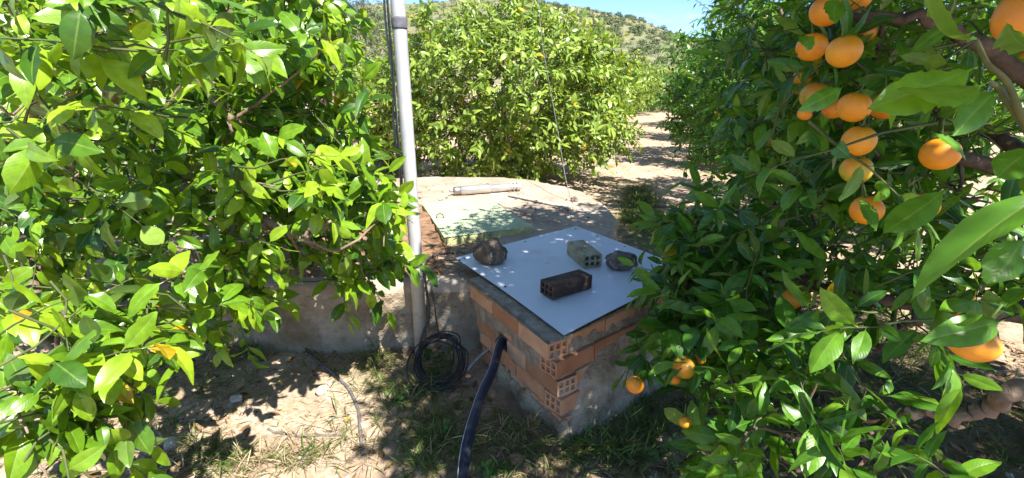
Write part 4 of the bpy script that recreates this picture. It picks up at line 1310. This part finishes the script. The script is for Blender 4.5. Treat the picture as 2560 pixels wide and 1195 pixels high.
rr_ = np.random.default_rng(909)
R_((1700, 690, 55, 45, 1.95, 2.3), 7, (-.3, -.2, .4), .10)
R_((2330, 690, 230, 60, 1.9, 2.8), 26, (-.5, -.2, .4), .10)
R_((2050, 640, 150, 70, 2.0, 2.8), 16, (-.5, -.2, .4), .10)
n = 380  # one more unseen foliage block, added to shade the ground under the tree
B = np.stack([rr_.uniform(2.4, 3.9, n), rr_.uniform(-.4, 1.4, n), rr_.uniform(2.2, 3.1, n)], -1)
d = unit(B - np.array([2.4, 1.5, 2.2]))
sprays('crown', B, d + [0, 0, .4] + rr_.normal(0, .4, (n, 3)), rr_.uniform(.18, .3, n), 10, .095, M['leaf_orange'], right, rr_, STA_LO, .38, twig_r=.004)

# the big leaves close to the camera
BIG = [((2442, 98), (2168, 138), .46, .28, (0, -.45, 1)), ((2445, 165), (2190, 275), .44, .33, (0, -.6, 1)), ((2475, 205), (2205, 300), .42, .30, (.1, -.5, 1)),
       ((2640, 470), (2285, 655), .36, .30, (-.5, -.5, .8)), ((2490, 225), (2400, 318), .50, .42, (0, -.9, .3)), ((2610, 130), (2460, 118), .45, .30, (0, -.3, 1)),
       ((2560, 590), (2500, 720), .48, .50, (0, -1, .3)), ((2370, 470), (2200, 600), .62, .30, (.2, -.6, 1)), ((2330, 330), (2440, 372), 1.0, .4, (0, -.7, .7)), ((2510, 800), (2365, 845), .72, .36, (0, -.7, .8)), ((2380, 812), (2500, 822), .70, .34, (.1, -.8, .6)), ((2110, 0), (2030, 45), 1.05, .34, (0, -.8, .5)), ((2040, 88), (1985, 125), 1.1, .3, (0, -.8, .5)), ((2110, 215), (2030, 270), 1.1, .3, (0, -.8, .5)), ((2150, 490), (2190, 570), 1.1, .4, (0, -.9, .2)), ((2600, 360), (2430, 470), .55, .30, (-.2, -.5, 1))]
for i, (a, b_, Yd, asp, nn) in enumerate(BIG):
    p, q = at(*a, Yd), at(*b_, Yd * .93)
    L = np.linalg.norm(q - p)
    V, Q_, A = leaves_geo(p[None], (q - p)[None], np.array([nn], float), np.array([L]), np.array([L * asp]), np.array([.88 if i < 3 else .6]), np.random.default_rng(i + 3),
                          (np.linspace(0, 1, 21), np.interp(np.linspace(0, 1, 21), STA_HI[0], STA_HI[1]), np.linspace(0, 1, 6)), .25, .08)
    mesh_np('leaf', V, Q_, M['leaf_orange'], right, True, A)
for pts in ([at(2660, 500, .55), at(2570, 330, .52), at(2520, 210, .48), at(2470, 160, .46), at(2440, 100, .46)], [at(2570, 330, .52), at(2500, 225, .50), at(2475, 205, .43)], [at(2700, 560, .5), at(2640, 470, .37)]):
    mb = MB(); wood(mb, pts, .004, .002, 3, 7, .0); mb.build('twig', M['twig'], right)

# ------------------------------------------------------------------ oranges: each one a thing of its own
OG = 'ripe oranges hanging in the orange tree'
ORANGES = [
    (2065, 28, 39, 'p', 'orange at the top of the cluster, a green leaf across its upper half'),
    (2143, -6, 34, 'p', 'orange cut off by the top edge of the photo, above the high cluster'),
    (2157, 78, 33, 'p', 'orange partly hidden behind the darkest large fruit of the high cluster'),
    (2029, 117, 37, 'p', 'leftmost orange of the high cluster, with a leaf over its top'),
    (2110, 128, 42, 'p', 'large shadowed orange with dark specks, right beside the leftmost high one'),
    (2007, 192, 23, 'p', 'small orange just above a tiny one, below the high cluster'),
    (1996, 221, 15, 'p', 'tiny orange tucked below the small one at the left of the fruit'),
    (2037, 240, 36, 'g', 'greenish orange crossed by long leaves in the middle cluster'),
    (2084, 271, 27, 'p', 'orange between the greenish fruit and its split looking neighbour'),
    (2135, 268, 40, 'p', 'orange striped by leaf shadows in the middle of the row of fruit'),
    (2213, 264, 37, 'p', 'orange behind the tip of the big pale leaf'),
    (2012, 284, 18, 'p', 'dim little orange deep in shade under the greenish fruit'),
    (2147, 352, 40, 'p', 'dark shaded orange alone below the row of fruit'),
    (2141, 424, 38, 'g', 'orange with a green top, above the lit leaves'),
    (2167, 525, 39, 'p', 'round orange with a leaf shaped shadow on its middle'),
    (2305, 515, 38, 'p', 'dim orange covered by leaves, level with the leaf shadowed one'),
    (2350, 385, 44, 'p', 'bright bottomed orange under a grey leaf at right'),
    (2552, 40, 60, 'p', 'largest orange, cut off by the upper right edge of the photo'),
    (2552, 150, 24, 'p', 'small piece of orange at the right edge below the largest fruit'),
    (2429, 852, 58, 'p', 'big flattened orange hanging low at right above the bare branch'),
    (1711, 918, 30, 'g', 'orange with a green stem end, lowest of the fruit by the brick box'),
    (1750, 897, 15, 'p', 'small orange peeping out right behind the green ended one'),
    (1687, 947, 15, 'p', 'small orange peeping out just below left of the green ended one'),
    (1587, 962, 23, 'p', 'orange nearest the brick box, hanging by its plastered side'),
    (1713, 1055, 16, 'p', 'orange seen under leaves near the bottom edge of the photo'),
    (1976, 748, 28, 'p', 'orange half hidden by leaves just under the dark horizontal branch'),
    (1968, 78, 11, 'p', 'tiny far orange left of the high cluster'),
    (1858, 1112, 14, 'p', 'small orange deep among the lowest leaves'),
]
for i, (px, py, rp, kind, lab) in enumerate(ORANGES):
    rp *= .96
    R = .041 if rp > 26 else (.031 if rp > 18 else .021)
    d_ = ray(px, py); dist = R * F_PX / rp
    dist = min(dist, 2.3) if px < 1800 or py < 500 else min(dist, 1.9)
    R = dist * rp / F_PX if dist in (2.3, 1.9) else R
    c = np.array([0, 0, CAM_H]) + d_ * dist
    root = empty('orange', c, lab, 'orange', OG)
    bm = bmesh.new(); bmesh.ops.create_uvsphere(bm, u_segments=28, v_segments=18, radius=1)
    sx, sz = (1, .95) if i not in (17, 19) else ((.95, 1.12) if i == 17 else (1.05, .82))
    for v in bm.verts:
        p = v.co; s_ = 1 + .03 * mnoise.noise(p * 1.3 + Vector((i, 0, 0)))
        dim = .07 * math.exp(-((1 - p.z) / .05)) if p.z > .7 else 0
        v.co = Vector((p.x * R * sx * s_, p.y * R * sx * s_, (p.z * sz * s_ - dim) * R))
    me = bpy.data.meshes.new('peel'); bm.to_mesh(me); bm.free()
    for p in me.polygons: p.use_smooth = True
    me.materials.append(M['orange_green' if kind == 'g' else 'orange_peel'])
    o = bpy.data.objects.new('peel', me); COL.objects.link(o); o.parent = root
    mb = MB(); tz = R * (sz - .05)
    mb.tube([(0, 0, tz), (0, 0, tz + .004), (.002, 0, tz + .012), (.008, .004, tz + .05)], [.007, .0045, .002, .0018], 7)
    o = mb.build('stem', M['calyx']); o.parent = root
    root.rotation_euler = (.25 * math.sin(i * 2.1), .25 * math.cos(i * 1.7), i)

# ------------------------------------------------------------------ ground cover: grass, weeds, straw, dead leaves, pebbles
rg = np.random.default_rng(55)
M['grass'] = leaf_mat('grass_blade', (.05, .09, .02), (.09, .15, .03), (.16, .21, .06), rough=.6, trans=.3, old=(.38, .31, .16), spec=.2)
M['straw'] = leaf_mat('straw', (.10, .07, .04), (.27, .21, .12), (.50, .42, .26), rough=.8, trans=.1, tcol=(1, 1, .8), old=(.12, .07, .045), spec=.15)
M['litter'] = leaf_mat('dead_leaf', (.07, .04, .025), (.16, .09, .05), (.32, .21, .11), rough=.8, trans=.1, tcol=(1, .9, .6), old=(.40, .28, .05), spec=.2)
M['weed'] = leaf_mat('weed_leaf', (.04, .11, .02), (.07, .19, .03), (.12, .27, .05), rough=.5, trans=.35, old=(.12, .27, .05))


def in_box(x, y):
    q = np.stack([x, y], -1) - C0
    a = q @ np.array([uR[0], uR[1]]); b_ = q @ np.array([uL[0], uL[1]])
    return (a > -.03) & (a < 1.1) & (b_ > -.03) & (b_ < 1.05)


def in_well(x, y):
    return (((x + .8) / 1.75) ** 2 + ((y - 4.3) / 1.72) ** 2 < 1)


def scatter(n, x0, x1, y0, y1, dens=None, grow=None):
    x = rg.uniform(x0, x1, n); y = rg.uniform(y0, y1, n)
    ok = ~in_box(x, y) & ~in_well(x, y)
    if dens is not None: ok &= rg.random(n) < dens(x, y)
    x, y = x[ok], y[ok]
    z = np.array([ground_h(a, b_) for a, b_ in zip(x, y)])
    return np.stack([x, y, z], -1)


def nfield(x, y, f, s):
    return np.array([mnoise.noise(Vector((a * f, b_ * f, s))) for a, b_ in zip(x, y)])


def bladed(name, P, Lm, Wm, mat, flat, hue, label, cat, sta=STA_LO, fold=.1, curl=.3, lift=.004):
    n = len(P)
    az = rg.uniform(0, 6.283, n)
    el = np.abs(rg.normal(flat, .25, n)) if flat > .3 else rg.normal(flat, .18, n)
    D = np.stack([np.cos(az) * np.cos(el), np.sin(az) * np.cos(el), np.sin(el)], -1)
    NN_ = np.array([0, 0, 1.0]) + rg.normal(0, .3, (n, 3))
    Ln = Lm * np.clip(rg.normal(1, .35, n), .3, 2)
    h = np.clip(rg.normal(hue, .28, n), .02, 1)
    V, Q_, A = leaves_geo(P + [0, 0, lift], D, NN_, Ln, Wm * Ln / Lm, h, rg, sta, fold, curl)
    o_ = mesh_np(name, V, Q_, mat, None, True, A)
    return tag(o_, label, cat, kind='stuff')


sun_patch = lambda x, y: np.clip(1 - ((x + .75) / .55) ** 2 - ((y - 2.0) / .75) ** 2, 0, 1)
P = scatter(60000, -2.6, 3.2, 1.0, 3.6, lambda x, y: np.clip(.42 + .9 * nfield(x, y, 2.3, 4) - .45 * sun_patch(x, y), .05, 1))
bladed('dry_straw', P, .042, .0034, M['straw'], .16, .5, 'dry straw and dead grass strewn over the soil', 'straw', STA_LO)
P = scatter(34000, -2.2, 3.0, 1.0, 3.4, lambda x, y: np.clip(.16 + 1.2 * nfield(x, y, 1.9, 14) + .35 * (x > -.55) - .4 * sun_patch(x, y), .0, 1))
bladed('green_grass', P, .05, .0034, M['grass'], .75, .5, 'short green grass in patches around the brick box', 'grass', STA_LO, curl=.5)
P = scatter(11000, -2.6, 3.2, 1.0, 3.6, lambda x, y: np.clip(.35 + .9 * nfield(x, y, 1.5, 24) + .3 * (x > .9) - .25 * sun_patch(x, y), .03, 1))
bladed('leaf_litter', P, .055, .021, M['litter'], .1, .5, 'brown dead leaves scattered on the soil', 'leaf litter', STA_MD, .3, .2)
P = scatter(26000, -7, 9, 3.4, 16, lambda x, y: np.clip(.28 + .9 * nfield(x, y, .8, 34), .02, 1))
bladed('lane_grass', P, .075, .006, M['straw'], .5, .55, 'dry yellowish grass along the lane and under the far trees', 'grass', STA_XL)
P = scatter(22000, -9, 9, 3.4, 24, lambda x, y: np.clip(.15 + 1.1 * nfield(x, y, .7, 44), .0, 1))
bladed('lane_grass', P, .085, .008, M['grass'], .7, .7, 'green grass along the edges of the lane', 'grass', STA_XL)
# dead leaves on the well top
x = rg.uniform(-1.6, .7, 260); y = rg.uniform(2.8, 5.5, 260)
P = np.stack([x, y, np.full(260, .462)], -1)[(((x + .8) / 1.55) ** 2 + ((y - 4.3) / 1.5) ** 2 < 1)]
bladed('leaf_litter', P, .04, .014, M['litter'], .08, .45, 'dead leaves and twigs on the round well top', 'leaf litter', STA_MD, .3, .2)

x = rg.uniform(-.62, -.2, 420); y = rg.uniform(2.70, 3.4, 420)
P = np.stack([x, y, np.full(420, .468) + rg.uniform(0, .03, 420)], -1)
bladed('twig_litter', P, .07, .005, M['litter'], .12, .35, 'dark twigs and dry needles heaped between the pole and the white board', 'litter', STA_LO, .2, .2)

# tufts of dry and green grass: dense where the photograph shows rank growth
TP_, TG_ = [], []
for (cx, cy, rx, ry, n_, grn) in ((700, 1140, 230, 60, 34, .35), (960, 1000, 70, 110, 26, .6), (1090, 1090, 90, 100, 34, .65), (1110, 915, 45, 55, 22, .6), (1065, 965, 40, 20, 10, .5), (1300, 1090, 90, 90, 26, .3), (1470, 1140, 180, 50, 40, .75), (1600, 1080, 90, 90, 30, .8), (330, 960, 180, 90, 34, .7), (600, 890, 130, 40, 18, .5),
                                   (1900, 1000, 250, 160, 60, .6), (2250, 950, 260, 120, 70, .55), (2100, 800, 300, 80, 70, .45), (940, 900, 60, 20, 10, .4), (500, 1160, 200, 40, 14, .4), (1600, 535, 60, 50, 260, .9), (1600, 490, 50, 25, 120, .75)):
    for k in range(n_):
        p = onz(cx + rx * rg.normal(0, .5), cy + ry * rg.normal(0, .5), 0)
        if in_box(p[:1], p[1:2])[0] or in_well(p[:1], p[1:2])[0]: continue
        m_ = int(rg.integers(14, 34))
        q = np.repeat(p[None], m_, 0); q[:, :2] += rg.normal(0, .022, (m_, 2)); q[:, 2] = ground_h(p[0], p[1])
        (TG_ if rg.random() < grn else TP_).append(q)
bladed('grass_tuft', np.concatenate(TG_), .085, .0036, M['grass'], .8, .5, 'rank green grass growing in tufts around the box and under the orange tree', 'grass', STA_MD, curl=.6)
bladed('dry_tuft', np.concatenate(TP_), .08, .0032, M['straw'], .65, .55, 'dry bleached grass standing in tufts on the soil', 'dry grass', STA_MD, curl=.6)

# pebbles and clods
bm = bmesh.new()
P = scatter(900, -2.0, 2.2, 1.1, 3.0, lambda x, y: np.clip(.3 + .8 * sun_patch(x, y), 0, 1))
for p in P:
    r = float(np.clip(rg.lognormal(-4.9, .45), .003, .022))
    mt = Matrix.Translation(Vector(p)) @ Matrix.Rotation(rg.uniform(0, 6.28), 4, 'Z') @ Matrix.Diagonal((r * 1.3, r, r * .7, 1))
    res = bmesh.ops.create_icosphere(bm, subdivisions=1, radius=1, matrix=mt)
    for v in res['verts']: v.co += Vector(rg.normal(0, r * .16, 3))
bm2 = bmesh.new()
P = scatter(3200, -2.0, 2.4, 1.1, 3.0, lambda x, y: np.clip(.3 + .9 * nfield(x, y, 3.1, 61), 0, 1))
for p in P:
    r = float(np.clip(rg.lognormal(-4.9, .5), .003, .024))
    mt = Matrix.Translation(Vector(p)) @ Matrix.Rotation(rg.uniform(0, 6.28), 4, 'Z') @ Matrix.Diagonal((r * 1.3, r, r * .7, 1))
    res = bmesh.ops.create_icosphere(bm2, subdivisions=1, radius=1, matrix=mt)
    for v in res['verts']: v.co += Vector(rg.normal(0, r * .2, 3))
me2 = bpy.data.meshes.new('clods'); bm2.to_mesh(me2); bm2.free(); me2.materials.append(gm)
o = bpy.data.objects.new('soil_crumbs', me2); COL.objects.link(o)
tag(o, 'crumbs and clods of dry soil on the ground', 'soil', kind='stuff')
me = bpy.data.meshes.new('pebbles'); bm.to_mesh(me); bm.free(); me.materials.append(M['rock_pale'])
o = bpy.data.objects.new('gravel', me); COL.objects.link(o)
tag(o, 'small pebbles and clods on the sunny soil', 'gravel', kind='stuff')

# little green weeds: each a plant of its own
WG = 'small green weeds on the ground'
WEEDS = [(1005, 985, .10, 7, 'bright green weed left of the cable coil'), (985, 1010, .08, 6, 'low weed left of and below the cable coil'), (1120, 785, .07, 5, 'weed growing against the plastered wall right of the pole'),
         (1090, 835, .06, 5, 'weed at the foot of the grey pole above the coil'), (1110, 1090, .08, 7, 'weed midway between the coil and the bottom edge'), (1450, 1030, .13, 9, 'upright weed against the plastered front of the brick box'),
         (1465, 1010, .07, 6, 'smaller weed beside the upright one at the brick box'), (1560, 1070, .13, 9, 'tall thin weed right of the brick box'), (1520, 1150, .14, 10, 'grassy weed at the bottom edge below the brick box'),
         (1660, 1130, .12, 9, 'weed under the orange tree near the bottom edge'), (420, 985, .07, 6, 'weed in the shade under the bright leaves at lower left'), (650, 905, .06, 6, 'weed in the shadow at the foot of the plastered wall'),
         (930, 900, .09, 8, 'dry green tuft by the wall left of the pole'), (1240, 1190, .10, 8, 'weed right of the water pipe at the bottom edge')]
for i, (px, py, hgt, nl, lab) in enumerate(WEEDS):
    p = onz(px, py, 0.0)
    if in_well(p[:1], p[1:2])[0]: p[1] = 2.56
    p[2] = ground_h(p[0], p[1])
    root = empty('weed', p, lab, 'weed', WG)
    n = max(3, nl // 2)
    B = np.repeat(p[None], n, 0) + rg.normal(0, .018, (n, 3)) * [1, 1, 0]
    D = np.array([0, 0, 1.0]) + rg.normal(0, .45, (n, 3))
    grassy = 'grassy' in lab or 'tuft' in lab or 'thin' in lab
    sprays('foliage', B, D, rg.uniform(.6, 1.1, n) * hgt, 7 if not grassy else 5, .035 if not grassy else .10, M['weed'], root, rg, STA_MD, .5 if not grassy else .06, (.55, .2), 0, .2, .0014, .8, 0.02)
